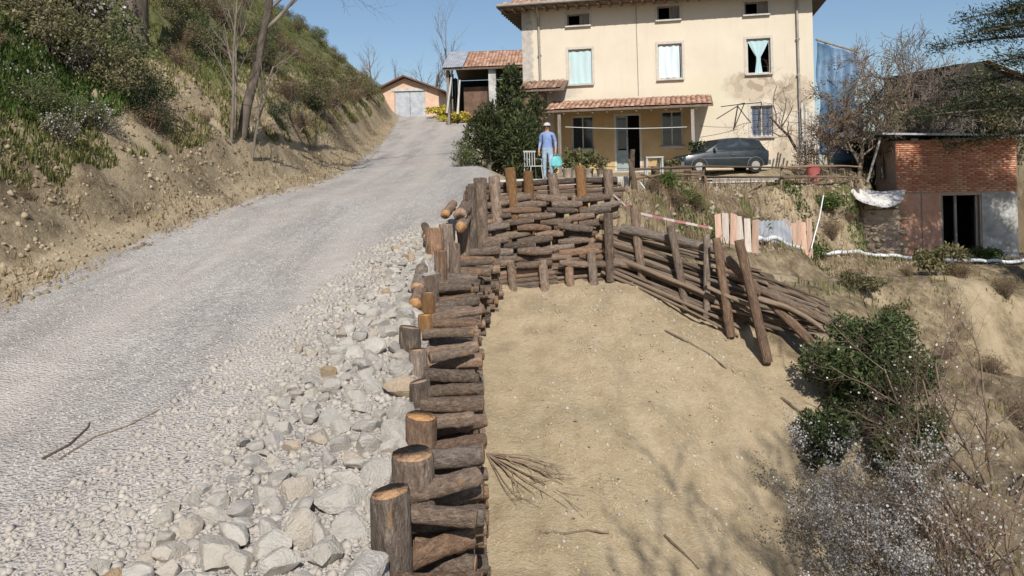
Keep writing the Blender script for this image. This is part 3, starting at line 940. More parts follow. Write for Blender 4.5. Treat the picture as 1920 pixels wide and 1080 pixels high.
# lengthwise logs whose sawn ends face down the road
for (px, py, d, r, dx, L) in ((779, 571, 8.05, 0.072, -0.02, 0.9), (783, 540, 8.5, 0.07, -0.05, 0.9), (864, 426, 10.9, 0.082, 0.02, 1.0), (863, 402, 11.1, 0.095, 0.05, 1.0), (835, 402, 11.5, 0.07, 0.04, 1.0), (800, 445, 10.6, 0.055, -0.1, 0.7)):
    p = at(px, py, d)
    log(wall, p, p + Vector((dx, L, 0.11)), r)

# --- wall across the end: woven short logs between two rows of posts
wall2 = thing('log_end_wall', 'stepped wall of woven horizontal logs and upright posts below the yard', 'retaining wall', (0.6, 12.0, gz(0.6, 11.8)))
for (px, py, d, dia, drop) in ((882, 348, 11.9, 0.15, 1.0), (900, 334, 12.1, 0.21, 1.1), (926, 331, 12.3, 0.18, 1.0), (956, 315, 12.4, 0.18, 1.1), (990, 321, 12.5, 0.16, 1.0), (1035, 326, 12.6, 0.16, 1.0), (1087, 311, 12.6, 0.165, 1.0), (1139, 318, 12.6, 0.16, 1.0)):
    t_ = at(px, py, d)
    log(wall2, t_ + Vector((0.02 + random.uniform(-0.03, 0.09), -0.12, -drop)), t_, dia / 2, 'post', PEELED if px in (956, 990, 1087) else POSTS)
for (px, py, dia) in ((957, 490, 0.12), (1017, 488, 0.135), (1066, 484, 0.13), (1108, 472, 0.13), (1140, 400, 0.14), (925, 470, 0.13), (905, 500, 0.12)):
    t_ = at(px, py, 11.78)
    log(wall2, t_ + Vector((random.uniform(0, 0.05), -0.08, -0.62 if py > 460 else -1.0)), t_, dia / 2, 'post', POSTS)
random.seed(5)
# four layers of long thin poles at the top
for i in range(5):
    py = 343 + i * 8
    off = 0
    for (xa, xb) in ((875, 1010), (985, 1165)):
        a = at(xa + random.uniform(-8, 8), py + random.uniform(-3, 3) + (6 if xa < 900 else 2), 12.72)
        b = at(xb + random.uniform(-8, 8), py + random.uniform(-3, 3) - 3, 12.72 + random.uniform(-0.05, 0.05))
        log(wall2, a, b, random.uniform(0.036, 0.05), 'log', LOGS)
# brick-bond layers of short thick logs
for i in range(9):
    px_ = 893 + i * 31
    a = at(px_ + random.uniform(-6, 6), 500, 12.25); b = at(px_ + random.uniform(-6, 6), 368, 12.6)
    log(wall2, a, b, random.uniform(0.05, 0.065), 'post', POSTS)
for i in range(12):
    py = 373 + i * 11.2
    d = 12.36 - 0.05 * i
    x0 = 862 + (i % 2) * 36 + random.uniform(-6, 6)
    xe = 1152
    while x0 < xe:
        w = random.uniform(62, 84)
        if x0 + w > xe + 20: w = xe + 20 - x0
        if w > 35:
            s_ = random.uniform(-6, 6)
            dd_ = (0.0, -0.08)[i % 2]
            a = at(x0 + 3, py + s_ + random.uniform(-2, 2), d + dd_ + random.uniform(-0.06, 0.06))
            b = at(x0 + w - random.uniform(4, 14), py - s_ * 0.5 - 2 + random.uniform(-2, 2), d + dd_ + random.uniform(-0.08, 0.08))
            log(wall2, a, b, random.uniform(0.046, 0.062), 'log', STUBS)
        x0 += w
# packed thin rods at the foot
for i in range(9):
    py = 478 + i * 8.2
    for (xa, xb) in ((905, 1040), (1000, 1160)):
        a = at(xa + random.uniform(-20, 20), py + random.uniform(-3, 3) + 5, 11.92 - 0.012 * i)
        b = at(xb + random.uniform(-12, 12), py + random.uniform(-3, 3) - 8, 11.92 - 0.012 * i)
        log(wall2, a, b, random.uniform(0.028, 0.04), 'log', LOGS)

# --- wattle fence that runs on down to the right
fence = thing('wattle_fence', 'wattle fence of long thin poles behind leaning stakes on the sand slope', 'fence', (2.5, 11.3, gz(2.5, 11.2)))
for (tx, ty, bx, by, db, dia, back) in ((1189, 389, 1207, 540, 11.5, 0.165, 0.25), (1257, 424, 1287, 582, 11.05, 0.15, 0.2), (1325, 440, 1325, 596, 10.85, 0.125, 0.1), (1343, 446, 1371, 632, 10.5, 0.15, 0.2), (1385, 450, 1440, 680, 10.05, 0.165, 0.25)):
    log(fence, at(bx, by, db), at(tx, ty, db + back), dia / 2 * 0.78, 'stake', POSTS)
random.seed(21)
for i in range(26):
    f = i / 25
    a = at(1140 + random.uniform(-12, 25), 432 + f * 78 + random.uniform(-2, 2), 12.0 - 0.2 * f)
    b = at(1410 + random.uniform(-30, 45), 506 + f * 122 + random.uniform(-3, 3), 10.75 - 0.25 * f)
    log(fence, a, b, random.uniform(0.022, 0.045), 'pole', POLES)
for i in range(14):
    a = at(1345 + random.uniform(-20, 20), 500 + i * 6.5 + random.uniform(-3, 3), 10.7)
    b = at(1515 + random.uniform(-20, 50), 566 + i * 5.5 + random.uniform(-3, 3), 10.1)
    log(fence, a, b, random.uniform(0.018, 0.035), 'pole', POLES)
for (xa, ya, da, xb, yb, db, r) in ((1165, 428, 11.75, 1345, 468, 11.1, 0.068), (1345, 468, 10.75, 1520, 640, 10.0, 0.066), (1430, 545, 10.3, 1588, 622, 9.9, 0.055), (1440, 525, 10.5, 1566, 592, 10.2, 0.03), (1425, 512, 10.6, 1556, 575, 10.3, 0.024), (1440, 538, 10.4, 1578, 606, 10.0, 0.042), (1420, 560, 10.2, 1560, 630, 9.85, 0.04), (1142, 490, 11.75, 1204, 502, 11.62, 0.07), (1245, 440, 11.5, 1330, 470, 11.2, 0.05)):
    log(fence, at(xa, ya, da), at(xb, yb, db), r, 'pole', POLES if r < 0.045 else LOGS)
# barrier tape
tp = [at(1150, 365, 12.5), at(1176, 388, 12.25), at(1200, 400, 12.0), at(1260, 413, 12.4), at(1336, 428, 12.6)]
mb = MB()
for a, b in zip(tp[:-1], tp[1:]):
    for i in range(4):
        p, q = a.lerp(b, i / 4), a.lerp(b, (i + 1) / 4)
        wv = Vector((0, 0.008, 0.018))
        mb.add([p - wv, q - wv, q + wv, p + wv, p - wv + Vector((0, .003, 0)), q - wv + Vector((0, .003, 0)), q + wv + Vector((0, .003, 0)), p + wv + Vector((0, .003, 0))], [(0, 1, 2, 3), (7, 6, 5, 4), (0, 4, 5, 1), (3, 2, 6, 7)])
tag(put('barrier_tape', mb.build('barrier_tape', M['tape'])), 'red and white barrier tape strung from the end wall to the stakes', 'tape')

# ---------------------------------------------------------------- stones
def rock_mesh(seed, sub=3, cuts=15, flat=0.75):
    rng = np.random.default_rng(seed)
    bm = bmesh.new()
    bmesh.ops.create_icosphere(bm, subdivisions=sub, radius=1.0)
    P = np.array([v.co for v in bm.verts])
    for _ in range(cuts):
        n = rng.normal(size=3); n /= np.linalg.norm(n)
        h = rng.uniform(0.42, 0.80)
        dd = P @ n - h
        P -= np.where(dd > 0, dd * 0.93, 0)[:, None] * n
    P *= np.array([rng.uniform(0.8, 1.35), rng.uniform(0.75, 1.1), flat * rng.uniform(0.7, 1.2)])
    P += rng.normal(size=P.shape) * 0.012
    for v, p in zip(bm.verts, P):
        v.co = p
    me = bpy.data.meshes.new('stone')
    bm.to_mesh(me); bm.free()
    me.materials.append(M['stone'])
    return soften(me, 20)
ROCKS = [rock_mesh(400 + i) for i in range(16)]

rng = np.random.default_rng(31)
post_x = lambda y: float(np.interp(y, [3.5, 4.2, 5.15, 7.0, 8.7, 10.6, 12.2], [-0.62, -0.79, -0.68, -0.98, -0.95, -1.1, -0.85]))
cand = []
for _ in range(6500):
    y = 3.45 + 8.9 * rng.uniform() ** 1.35
    wdt = np.interp(y, [3.5, 4.5, 7, 10, 12.5], [1.6, 1.25, 0.95, 0.7, 0.35])
    q = rng.uniform() ** 1.15
    x = post_x(y) - 0.04 - q * wdt
    big = np.interp(y, [3.5, 5, 8, 12], [0.13, 0.122, 0.108, 0.085])
    r = big * np.clip(rng.lognormal(-0.62, 0.5), 0.15, 1.2) * (1.05 - 0.58 * q)
    cand.append((r, x, y))
cand.sort(reverse=True)
kept = []
kx = np.zeros((0, 3))
for r, x, y in cand:
    if len(kept):
        d2 = np.hypot(kx[:, 1] - x, kx[:, 2] - y)
        if np.any(d2 < (kx[:, 0] + r) * 0.72): continue
    kept.append((r, x, y)); kx = np.array(kept)
stone_label = {0: 'pale grey rubble stone in the band of loose stones beside the log posts'}
small = []
for i, (r, x, y) in enumerate(kept):
    z = gz(x, y) + r * rng.uniform(-0.1, 0.4)
    m = Matrix.Translation((x, y, z)) @ Matrix.Rotation(rng.uniform(0, 6.28), 4, 'Z') @ Matrix.Rotation(rng.normal() * 0.3, 4, 'X') @ Matrix.Rotation(rng.normal() * 0.3, 4, 'Y') @ Matrix.Scale(r, 4)
    if i < 278:
        tag(put('stone', ROCKS[int(rng.integers(16))], None, m), stone_label[0], 'stone', 'loose stones along the log wall')
    else:
        small.append((x, y, z, r))
for (px, py, d, r, fl, lab) in ((262, 1062, 3.98, 0.125, 0.62, 'large blue grey flat stone at the bottom edge of the road'), (405, 1003, 4.08, 0.15, 0.6, 'long tan slab of rock lying in front of a dark gap'),
                            (602, 893, 4.6, 0.105, 0.9, 'pale pinkish angular block beside the split post top'), (730, 806, 5.2, 0.085, 0.8, 'pale squared stone wedged against the sawn post'),
                            (808, 514, 8.72, 0.085, 0.28, 'flat white slab lying on top of a post'), (672, 828, 5.0, 0.085, 0.7, 'rounded whitish stone left of the sawn posts'), (600, 978, 4.2, 0.10, 0.8, 'round pale boulder left of the nearest post'), (562, 815, 4.95, 0.06, 0.9, 'small orange stone at the edge of the loose stones')):
    p = at(px, py, d)
    if py != 514: p.z = gz(p.x, p.y) + r * fl * 0.55
    m = Matrix.Translation(p) @ Matrix.Rotation(px * 0.37, 4, 'Z') @ Matrix.Diagonal((r * 1.05, r * 0.8, r * fl / 0.7, 1))
    tag(put('stone', ROCKS[px % 16], None, m), lab, 'stone')

# gravel chips: joined, uncountable
def chips(name, n, sampler, rmin, rmax, mat, seed, label, cat, sink=0.25):
    rng = np.random.default_rng(seed)
    X, Y = sampler(rng, n)
    Z = ground(X, Y)
    r = rng.uniform(0, 1, len(X)) ** 2.2 * (rmax - rmin) + rmin
    base = np.array([(1, 0, 0), (0, 1, 0), (-1, 0, 0), (0, -1, 0), (0, 0, 0.8), (0, 0, -0.8)], float)
    V = base[None] * r[:, None, None] * rng.uniform(0.55, 1.3, (len(X), 6, 1))
    a = rng.uniform(0, 6.28, len(X)); c, s = np.cos(a)[:, None], np.sin(a)[:, None]
    tilt = rng.normal(size=len(X))[:, None] * 0.5
    x = V[..., 0] * c - V[..., 1] * s; yv = V[..., 0] * s + V[..., 1] * c; zv = V[..., 2] + x * tilt * 0.6
    V = np.stack([x + X[:, None], yv + Y[:, None], zv + Z[:, None] + (r * sink)[:, None]], -1)
    f = np.array([(0, 1, 4), (1, 2, 4), (2, 3, 4), (3, 0, 4), (1, 0, 5), (2, 1, 5), (3, 2, 5), (0, 3, 5)])
    F = (np.arange(len(X)) * 6)[:, None, None] + f[None]
    me = mesh_np(name, V.reshape(-1, 3), F.reshape(-1, 3), mat)
    o = put(name, me)
    o['kind'] = 'stuff'
    tag(o, label, cat)
    return o
def road_sampler(rng, n):
    y = 3.6 + 12.5 * rng.uniform(0, 1, n) ** 1.8
    eL, eR = edgeL(y), edgeR(y)
    q = rng.uniform(0, 1, n) ** 0.75
    x = np.maximum(eL, -0.66 * y - 0.2)
    x = x + (eR - 0.05 - x) * q
    return x, y
chips('gravel', 26000, road_sampler, 0.003, 0.019, M['gravel'], 51, 'grey crushed stone gravel strewn over the road surface', 'gravel', -0.15)
def rubble_sampler(rng, n):
    y = 3.5 + 8.8 * rng.uniform(0, 1, n) ** 1.5
    w = np.interp(y, [3.5, 5, 8, 12.3], [2.6, 2.0, 1.4, 0.6])
    px_ = np.interp(y, [3.5, 4.2, 5.15, 7.0, 8.7, 10.6, 12.2], [-0.62, -0.79, -0.68, -0.98, -0.95, -1.1, -0.85])
    return px_ - 0.02 - w * rng.uniform(0, 1, n) ** 1.3, y
chips('small_rubble', 9000, rubble_sampler, 0.008, 0.045, M['rubble'], 52, 'small broken rubble filling the gaps between the larger stones', 'rubble', 0.0)
def sand_sampler(rng, n):
    y = rng.uniform(5.2, 12.0, n); x = rng.uniform(-0.5, 4.4, n)
    ok = is_lower(x, y) & (x > face_x(y) + 0.02) & (fbm(x * 1.1, y * 1.1, 19, 4) + rng.uniform(-0.16, 0.16, n) > 0.5)
    return x[ok], y[ok]
chips('slope_stones', 900, sand_sampler, 0.006, 0.035, M['gravel'], 56, 'grey pebbles half buried in the sandy slope', 'pebbles', -0.15)
chips('wood_chips', 500, sand_sampler, 0.006, 0.028, M['brownwood'], 57, 'dark bark chips and wood scraps on the sandy slope', 'wood chips', 0.1)
chips('soil_clods', 22000, sand_sampler, 0.003, 0.028, M['clod'], 53, 'small clods and pebbles scattered over the sandy slope', 'clods', -0.35)
def bank_sampler(rng, n):
    y = 6 + 26 * rng.uniform(0, 1, n) ** 1.4
    return edgeL(y) - rng.uniform(-0.15, 1, n) ** 1.0 * 1.9, y
M['bankrubble'] = two_tone('bank_rubble', (0.16, 0.12, 0.08), (0.46, 0.37, 0.25), 1.1, 0.95, 0.0)
chips('bank_debris', 6000, bank_sampler, 0.008, 0.07, M['bankrubble'], 54, 'crumbled earth and stones on the cut bank left of the road', 'debris', -0.1)
# joined leftover stones too many to count
V_, F_ = [], []
bmv = rock_mesh(900, sub=1, cuts=6)
rv = np.array([v.co for v in bmv.vertices]); rf = np.array([p.vertices[:] for p in bmv.polygons])
for i, (x, y, z, r) in enumerate(small):
    a = rng.uniform(0, 6.28); R = np.array([[math.cos(a), -math.sin(a), 0], [math.sin(a), math.cos(a), 0], [0, 0, 1]])
    V_.append((rv * rng.uniform(0.75, 1.3, 3)) @ R.T * r + (x, y, z)); F_.append(rf + i * len(rv))
if V_:
    o = put('small_stones', mesh_np('small_stones', np.concatenate(V_), np.concatenate(F_), M['rubble']))
    o['kind'] = 'stuff'; tag(o, 'fist sized stones packed between the rubble beside the posts', 'stones')
# ---------------------------------------------------------------- buildings
I4 = Matrix.Identity(4)
def frame_of(o):
    m = o.matrix_basis
    return m, m.inverted()
def on_plane(root, px, py, off=0.0):
    """Where the sight line through a pixel meets the plane y = off of a building's own frame, in that frame."""
    m, inv = frame_of(root)
    n = (m.to_3x3() @ Vector((0, 1, 0))).normalized()
    D = at(px, py, 1.0)
    t = (m.translation.dot(n) + off) / D.dot(n)
    return inv @ (D * t)

def wall_mesh(name, x0, x1, z0, z1, th, holes, mats, depth=None, gable=None):
    """Wall in the xz plane, outside face at y=0, with real openings; holes are (xa, xb, za, zb)."""
    xs = sorted({x0, x1, *[h[0] for h in holes], *[h[1] for h in holes]})
    zs = sorted({z0, z1, *[h[2] for h in holes], *[h[3] for h in holes]})
    mb = MB()
    solid = {}
    for i in range(len(xs) - 1):
        for j in range(len(zs) - 1):
            cx_, cz_ = (xs[i] + xs[i + 1]) / 2, (zs[j] + zs[j + 1]) / 2
            solid[i, j] = not any(h[0] < cx_ < h[1] and h[2] < cz_ < h[3] for h in holes)
    for (i, j), s in solid.items():
        if not s: continue
        a, b, c, d = xs[i], xs[i + 1], zs[j], zs[j + 1]
        mb.add([(a, 0, c), (b, 0, c), (b, 0, d), (a, 0, d)], [(0, 1, 2, 3)])
        mb.add([(a, th, c), (b, th, c), (b, th, d), (a, th, d)], [(3, 2, 1, 0)])
        for (di, dj, q) in ((-1, 0, [(a, 0, c), (a, 0, d), (a, th, d), (a, th, c)]), (1, 0, [(b, 0, c), (b, th, c), (b, th, d), (b, 0, d)]), (0, -1, [(a, 0, c), (a, th, c), (b, th, c), (b, 0, c)]), (0, 1, [(a, 0, d), (b, 0, d), (b, th, d), (a, th, d)])):
            if not solid.get((i + di, j + dj), False):
                mb.add(q, [(0, 1, 2, 3)])
    return mb

def tile_strip(O, U, S, ncol, nrow, wcol, lrow, keep=None, seed=0, lift=0.045):
    """Half round tiles: O eave corner, U unit along the eave, S unit up the slope."""
    rng = np.random.default_rng(seed)
    O, U, S = np.array(O, float), np.array(U, float), np.array(S, float)
    N = np.cross(U, S); N /= np.linalg.norm(N)
    if N[2] < 0: N = -N
    V, F, T = [], [], []
    n = 0
    for c in range(ncol):
        for r in range(nrow):
            if keep and not keep((c + 0.5) * wcol, (r + 0.5) * lrow): continue
            w, l = wcol, lrow * 1.12
            j = rng.normal(size=3) * 0.006
            base = O + U * (c + 0.5) * wcol + S * r * lrow + j
            for (s, h) in ((0, lift * 0.55), (l, 0.0)):
                for a in (-1, -0.6, 0, 0.6, 1):
                    V.append(base + U * a * w * 0.5 + S * s + N * (h + lift * (1 - a * a)))
            b = n * 10
            F += [(b + i, b + i + 1, b + i + 6, b + i + 5) for i in range(4)]
            F.append((b, b + 4, b + 3, b + 2)); F.append((b, b + 2, b + 1, b + 1)) if False else None
            T += [rng.uniform(0, 1)] * 10
            n += 1
    F = [f for f in F if f]
    return np.array(V), np.array(F), np.array(T)

O_h = Vector((0.55, 33.2, 0.02)); yaw_h = math.atan2(-2.4, 11.15)
house = thing('farmhouse', 'three storey cream plastered farmhouse with red tiled roof and blue curtains', 'house', O_h, yaw_h)
HW = 11.42; HD = 8.0
EZ = on_plane(house, 1012, 20).z + 0.12       # eaves
def rect(px0, px1, py0, py1, root=house, off=0.0):
    a = on_plane(root, px0, (py0 + py1) / 2, off); b = on_plane(root, px1, (py0 + py1) / 2, off)
    xm = (px0 + px1) / 2
    return (a.x, b.x, on_plane(root, xm, py1, off).z, on_plane(root, xm, py0, off).z)
wins = [('up1', rect(1066, 1110, 92, 158)), ('up2', rect(1234, 1279, 82, 148)), ('up3', rect(1400, 1445, 72, 138)),
        ('at1', rect(1063, 1105, 26, 48)), ('at2', rect(1232, 1274, 11, 37)), ('at3', rect(1396, 1440, 3, 27)),
        ('lo1', rect(1072, 1113, 218, 280)), ('lo2', rect(1240, 1280, 208, 275)), ('lo3', rect(1408, 1449, 198, 256))]
dr = rect(1152, 1203, 213, 312)
door_hole = (dr[0], dr[1], 0.08, dr[3])
holes = [w[1] for w in wins] + [door_hole]
mb = wall_mesh('wall', 0, HW, -0.4, EZ, 0.32, holes, None)
for (a, b) in (((0, 0.32, 0), (0, HD, 0)), ((0, HD, 0), (HW, HD, 0)), ((HW, HD, 0), (HW, 0.32, 0))):
    mb.add([(a[0], a[1], -0.4), (b[0], b[1], -0.4), (b[0], b[1], EZ), (a[0], a[1], EZ)], [(0, 1, 2, 3)])
put('wall', mb.build('wall', M['plaster']), house, local=I4)
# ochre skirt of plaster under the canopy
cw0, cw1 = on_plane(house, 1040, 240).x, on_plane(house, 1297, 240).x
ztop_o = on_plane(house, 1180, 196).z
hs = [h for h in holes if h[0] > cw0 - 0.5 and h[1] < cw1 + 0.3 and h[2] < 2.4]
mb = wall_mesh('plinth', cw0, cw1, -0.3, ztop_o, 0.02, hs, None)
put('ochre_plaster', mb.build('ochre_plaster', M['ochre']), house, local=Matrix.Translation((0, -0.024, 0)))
# dark rooms behind the openings
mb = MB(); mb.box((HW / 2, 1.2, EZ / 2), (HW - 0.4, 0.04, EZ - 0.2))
put('room_back', mb.build('room_back', M['dark']), house, local=I4)

def sheet(x0, x1, z0, z1, y, fn=None, nx_=14, nz_=14, amp=0.02, pinch=None, seed=0):
    """A hanging cloth with folds."""
    V = []; F = []
    for j in range(nz_ + 1):
        for i in range(nx_ + 1):
            u, w = i / nx_, j / nz_
            xx = x0 + (x1 - x0) * u
            if pinch:
                k_ = pinch(w)
                xx = (x0 + x1) / 2 + (xx - (x0 + x1) / 2) * k_
            yy = y + amp * math.sin(u * 21 + seed + 1.3 * math.sin(w * 3)) + amp * 0.5 * math.sin(u * 9 + w * 4)
            V.append((xx, yy, z0 + (z1 - z0) * w))
    for j in range(nz_):
        for i in range(nx_):
            a = j * (nx_ + 1) + i
            F.append((a, a + 1, a + nx_ + 2, a + nx_ + 1))
    n = len(V)
    V2 = [(x, yy + 0.006, z) for (x, yy, z) in V]
    F2 = [tuple(n + q for q in reversed(f)) for f in F]
    return MB().add(V + V2, F + F2)

def window(root, key, r, style):
    x0, x1, z0, z1 = r
    mb = MB(); fw = 0.055; yy = 0.13
    for (cx_, cz_, sx, sz) in ((x0 + fw / 2, (z0 + z1) / 2, fw, z1 - z0), (x1 - fw / 2, (z0 + z1) / 2, fw, z1 - z0), ((x0 + x1) / 2, z0 + fw / 2, x1 - x0 - 2 * fw, fw), ((x0 + x1) / 2, z1 - fw / 2, x1 - x0 - 2 * fw, fw)):
        mb.box((cx_, yy, cz_), (sx, 0.06, sz))
    if style in ('low', 'grid'):
        mb.box(((x0 + x1) / 2, yy, (z0 + z1) / 2), (0.05, 0.05, z1 - z0 - 2 * fw))
    mats = M['frame'] if style != 'attic' else M['greywood']
    w = put('window', mb.build('window', mats), root, local=I4)
    mb = MB(); mb.box(((x0 + x1) / 2, -0.045, z0 - 0.03), (x1 - x0 + 0.14, 0.15, 0.055))
    put('sill', mb.build('sill', M['concrete']), w, local=I4)
    # plaster band round the opening
    mb = MB(); bw = 0.10
    for (cx_, cz_, sx, sz) in ((x0 - bw / 2, (z0 + z1) / 2, bw, z1 - z0), (x1 + bw / 2, (z0 + z1) / 2, bw, z1 - z0), ((x0 + x1) / 2, z1 + bw / 2, x1 - x0 + 2 * bw, bw)):
        mb.box((cx_, -0.004, cz_), (sx, 0.03, sz))
    if style != 'low':
        put('surround', mb.build('surround', M['frame']), w, local=I4)
    if style == 'c1':
        put('curtain', sheet(x0 + 0.02, x1 - 0.02, z0 + 0.03, z1 - 0.07, 0.085, amp=0.016).build('curtain', M['curtain1'], True), w, local=I4)
    if style == 'c2':
        put('curtain', sheet(x0 + 0.03, x1 - 0.10, z0 + 0.06, z1 - 0.06, 0.085, amp=0.02, seed=2).build('curtain', M['curtain2'], True), w, local=I4)
    if style == 'c3':
        pin = lambda t: 0.20 + 0.78 * max(0, (t - 0.5) / 0.5) ** 0.9 + 0.14 * max(0, (0.35 - t) / 0.35)
        put('curtain', sheet(x0 + 0.03, x1 - 0.03, z0 + 0.02, z1 - 0.06, 0.08, amp=0.012, pinch=pin, nz_=20).build('curtain', M['curtain3'], True), w, local=I4)
    if style == 'attic':
        mb = MB(); mb.box((x0 + (x1 - x0) * 0.74, 0.16, (z0 + z1) / 2), ((x1 - x0) * 0.40, 0.03, z1 - z0 - 0.1))
        put('shutter', mb.build('shutter', M['greywood']), w, local=I4)
    if style == 'low':
        mb = MB()
        for s in (0, 1):
            xa = x0 + fw if s == 0 else (x0 + x1) / 2 + 0.025; xb = (x0 + x1) / 2 - 0.025 if s == 0 else x1 - fw
            mb.box(((xa + xb) / 2, yy, (z0 + z1) / 2), (xb - xa, 0.012, z1 - z0 - 2 * fw))
        put('pane', mb.build('pane', M['glass']), w, local=I4)
    if style == 'grid':
        mb = MB(); mb.box(((x0 + x1) / 2, yy + 0.01, (z0 + z1) / 2), (x1 - x0 - 2 * fw, 0.012, z1 - z0 - 2 * fw))
        put('pane', mb.build('pane', M['glassblue']), w, local=I4)
        mb = MB()
        for k in range(1, 5):
            mb.box((x0 + (x1 - x0) * k / 5, 0.03, (z0 + z1) / 2), (0.016, 0.016, z1 - z0))
        for k in range(1, 5):
            mb.box(((x0 + x1) / 2, 0.03, z0 + (z1 - z0) * k / 5), (x1 - x0, 0.014, 0.014))
        put('bars', mb.build('bars', M['iron']), w, local=I4)
    return w
def glass_mat(name, c, rough=0.08):
    t = NT(name); n = t.noise(t.coords('Object'), 2.0, 3)
    t.principled(t.mix(t.maprange(n, 0.3, 0.7, 0, 0.5), c, (c[0] * 0.5, c[1] * 0.5, c[2] * 0.5)), rough, None, spec=0.5)
    return t.mat
M['glass'] = glass_mat('dark_window_glass', (0.035, 0.042, 0.048))
M['glassblue'] = glass_mat('blue_window_glass', (0.13, 0.17, 0.25), 0.2)
M['iron'] = two_tone('black_iron', (0.03, 0.03, 0.035), (0.07, 0.065, 0.06), 8, 0.6, 0.1, 0.003)
for key, r in wins:
    window(house, key, r, {'up1': 'c1', 'up2': 'c2', 'up3': 'c3'}.get(key, 'attic' if key[:2] == 'at' else ('grid' if key == 'lo3' else 'low')))
# door: one glazed leaf shut, the other open on the dark hall
x0, x1, z0, z1 = door_hole
mb = MB()
for (cx_, cz_, sx, sz) in ((x0 + 0.04, (z0 + z1) / 2, 0.08, z1 - z0), (x1 - 0.04, (z0 + z1) / 2, 0.08, z1 - z0), ((x0 + x1) / 2, z1 - 0.04, x1 - x0 - 0.16, 0.08)):
    mb.box((cx_, 0.04, cz_), (sx, 0.12, sz))
door = put('door', mb.build('door', M['frame']), house, local=I4)
xm = (x0 + x1) / 2
mb = MB(); mb.box(((x0 + 0.08 + xm) / 2, 0.08, z0 + 0.42), (xm - x0 - 0.08, 0.045, 0.82)); mb.box((x0 + 0.11, 0.08, (z0 + z1) / 2 + 0.36), (0.07, 0.045, z1 - z0 - 0.9)); mb.box((xm - 0.035, 0.08, (z0 + z1) / 2 + 0.36), (0.07, 0.045, z1 - z0 - 0.9)); mb.box(((x0 + 0.08 + xm) / 2, 0.08, z1 - 0.13), (xm - x0 - 0.2, 0.045, 0.10))
M['doorgreen'] = two_tone('grey_green_door_paint', (0.23, 0.28, 0.28), (0.33, 0.38, 0.37), 4, 0.55, 0.1, 0.004)
put('leaf', mb.build('leaf', M['doorgreen']), door, local=I4)
mb = MB(); mb.box(((x0 + 0.08 + xm) / 2, 0.09, (z0 + z1) / 2 + 0.34), (xm - x0 - 0.2, 0.01, z1 - z0 - 1.1))
put('pane', mb.build('pane', M['glass']), door, local=I4)
# rainwater pipes
for (px, r_, py0) in ((1009, 0.05, 26), (1494, 0.045, 6)):
    a = on_plane(house, px, py0, -0.1); b = on_plane(house, px + 4, 150, -0.1)
    zb = a.z - 3.6 if px < 1100 else 0.3
    mb = MB(); mb.tube([(a.x - 0.0, -0.55, EZ - 0.05), (a.x, -0.35, EZ - 0.22), (a.x, -0.08, EZ - 0.45), (a.x + 0.03, -0.08, zb)], r_, 8)
    for zc in np.arange(zb + 0.5, EZ - 0.7, 1.4):
        mb.box((a.x + 0.01, -0.06, zc), (0.15, 0.12, 0.03))
    put('drainpipe', mb.build('drainpipe', M['zinc']), house, local=I4)
mb = MB(); a = on_plane(house, 1194, 80); mb.tube([(a.x, -0.02, EZ - 0.1), (a.x + 0.02, -0.02, 3.1)], 0.014, 6)
put('cable', mb.build('cable', M['zinc']), house, local=I4)
# hipped roof
ov = 0.85; pit = math.radians(21); tp_ = math.tan(pit)
ex0, ex1, ey0, ey1 = -ov, HW + ov, -ov, HD + ov
hh = (ey1 - ey0) / 2 * tp_
mid_y = (ey0 + ey1) / 2; run = (ey1 - ey0) / 2
zE = EZ + 0.02
mb = MB()
rv_ = [(ex0, ey0, zE), (ex1, ey0, zE), (ex1, ey1, zE), (ex0, ey1, zE), (ex0 + run, mid_y, zE + hh), (ex1 - run, mid_y, zE + hh)]
lo_ = [(p[0], p[1], p[2] - 0.10) for p in rv_[:4]]
mb.add(rv_ + lo_, [(0, 1, 5, 4), (1, 2, 5), (2, 3, 4, 5), (3, 0, 4), (9, 8, 7, 6), (0, 6, 7, 1), (1, 7, 8, 2), (2, 8, 9, 3), (3, 9, 6, 0)])
roof = put('roof', mb.build('roof', M['soffit']), house, local=I4)
Sl = np.array([0, math.cos(pit), math.sin(pit)])
V, F, T = tile_strip((ex0, ey0 - 0.06, zE + 0.02), (1, 0, 0), Sl, int((ex1 - ex0) / 0.2), int(run / math.cos(pit) / 0.36), 0.2, 0.36, lambda a, b: b * math.cos(pit) < a < (ex1 - ex0) - b * math.cos(pit), 1)
o = put('tiles', mesh_np('tiles', V, F, M['tile'], attrs={'tone': T}), roof, local=I4); o['kind'] = 'stuff'
Sl2 = np.array([math.cos(pit), 0, math.sin(pit)])
V, F, T = tile_strip((ex0 - 0.06, ey0, zE + 0.02), (0, 1, 0), Sl2, int((ey1 - ey0) / 0.2), int(run / math.cos(pit) / 0.36), 0.2, 0.36, lambda a, b: b * math.cos(pit) < a < (ey1 - ey0) - b * math.cos(pit), 2)
o = put('tiles', mesh_np('tiles', V, F, M['tile'], attrs={'tone': T}), roof, local=I4); o['kind'] = 'stuff'
mb = MB()
for i in range(30):
    mb.box((ex0 + 0.2 + i * 0.435, ey0 + 0.40, zE - 0.155), (0.09, 0.78, 0.09))
for i in range(20):
    mb.box((ex0 + 0.40, ey0 + 0.85 + i * 0.42, zE - 0.155), (0.78, 0.09, 0.09))
put('rafters', mb.build('rafters', M['soffit']), roof, local=I4)
mb = MB(); mb.tube([(ex0, ey0 - 0.09, zE - 0.02), (ex1, ey0 - 0.09, zE - 0.02)], 0.065, 8)
put('gutter', mb.build('gutter', M['zinc']), roof, local=I4)

M['closetwall'] = two_tone('brown_weathered_wall', (0.12, 0.075, 0.055), (0.22, 0.14, 0.10), 2, 0.93, 0.3, 0.02)
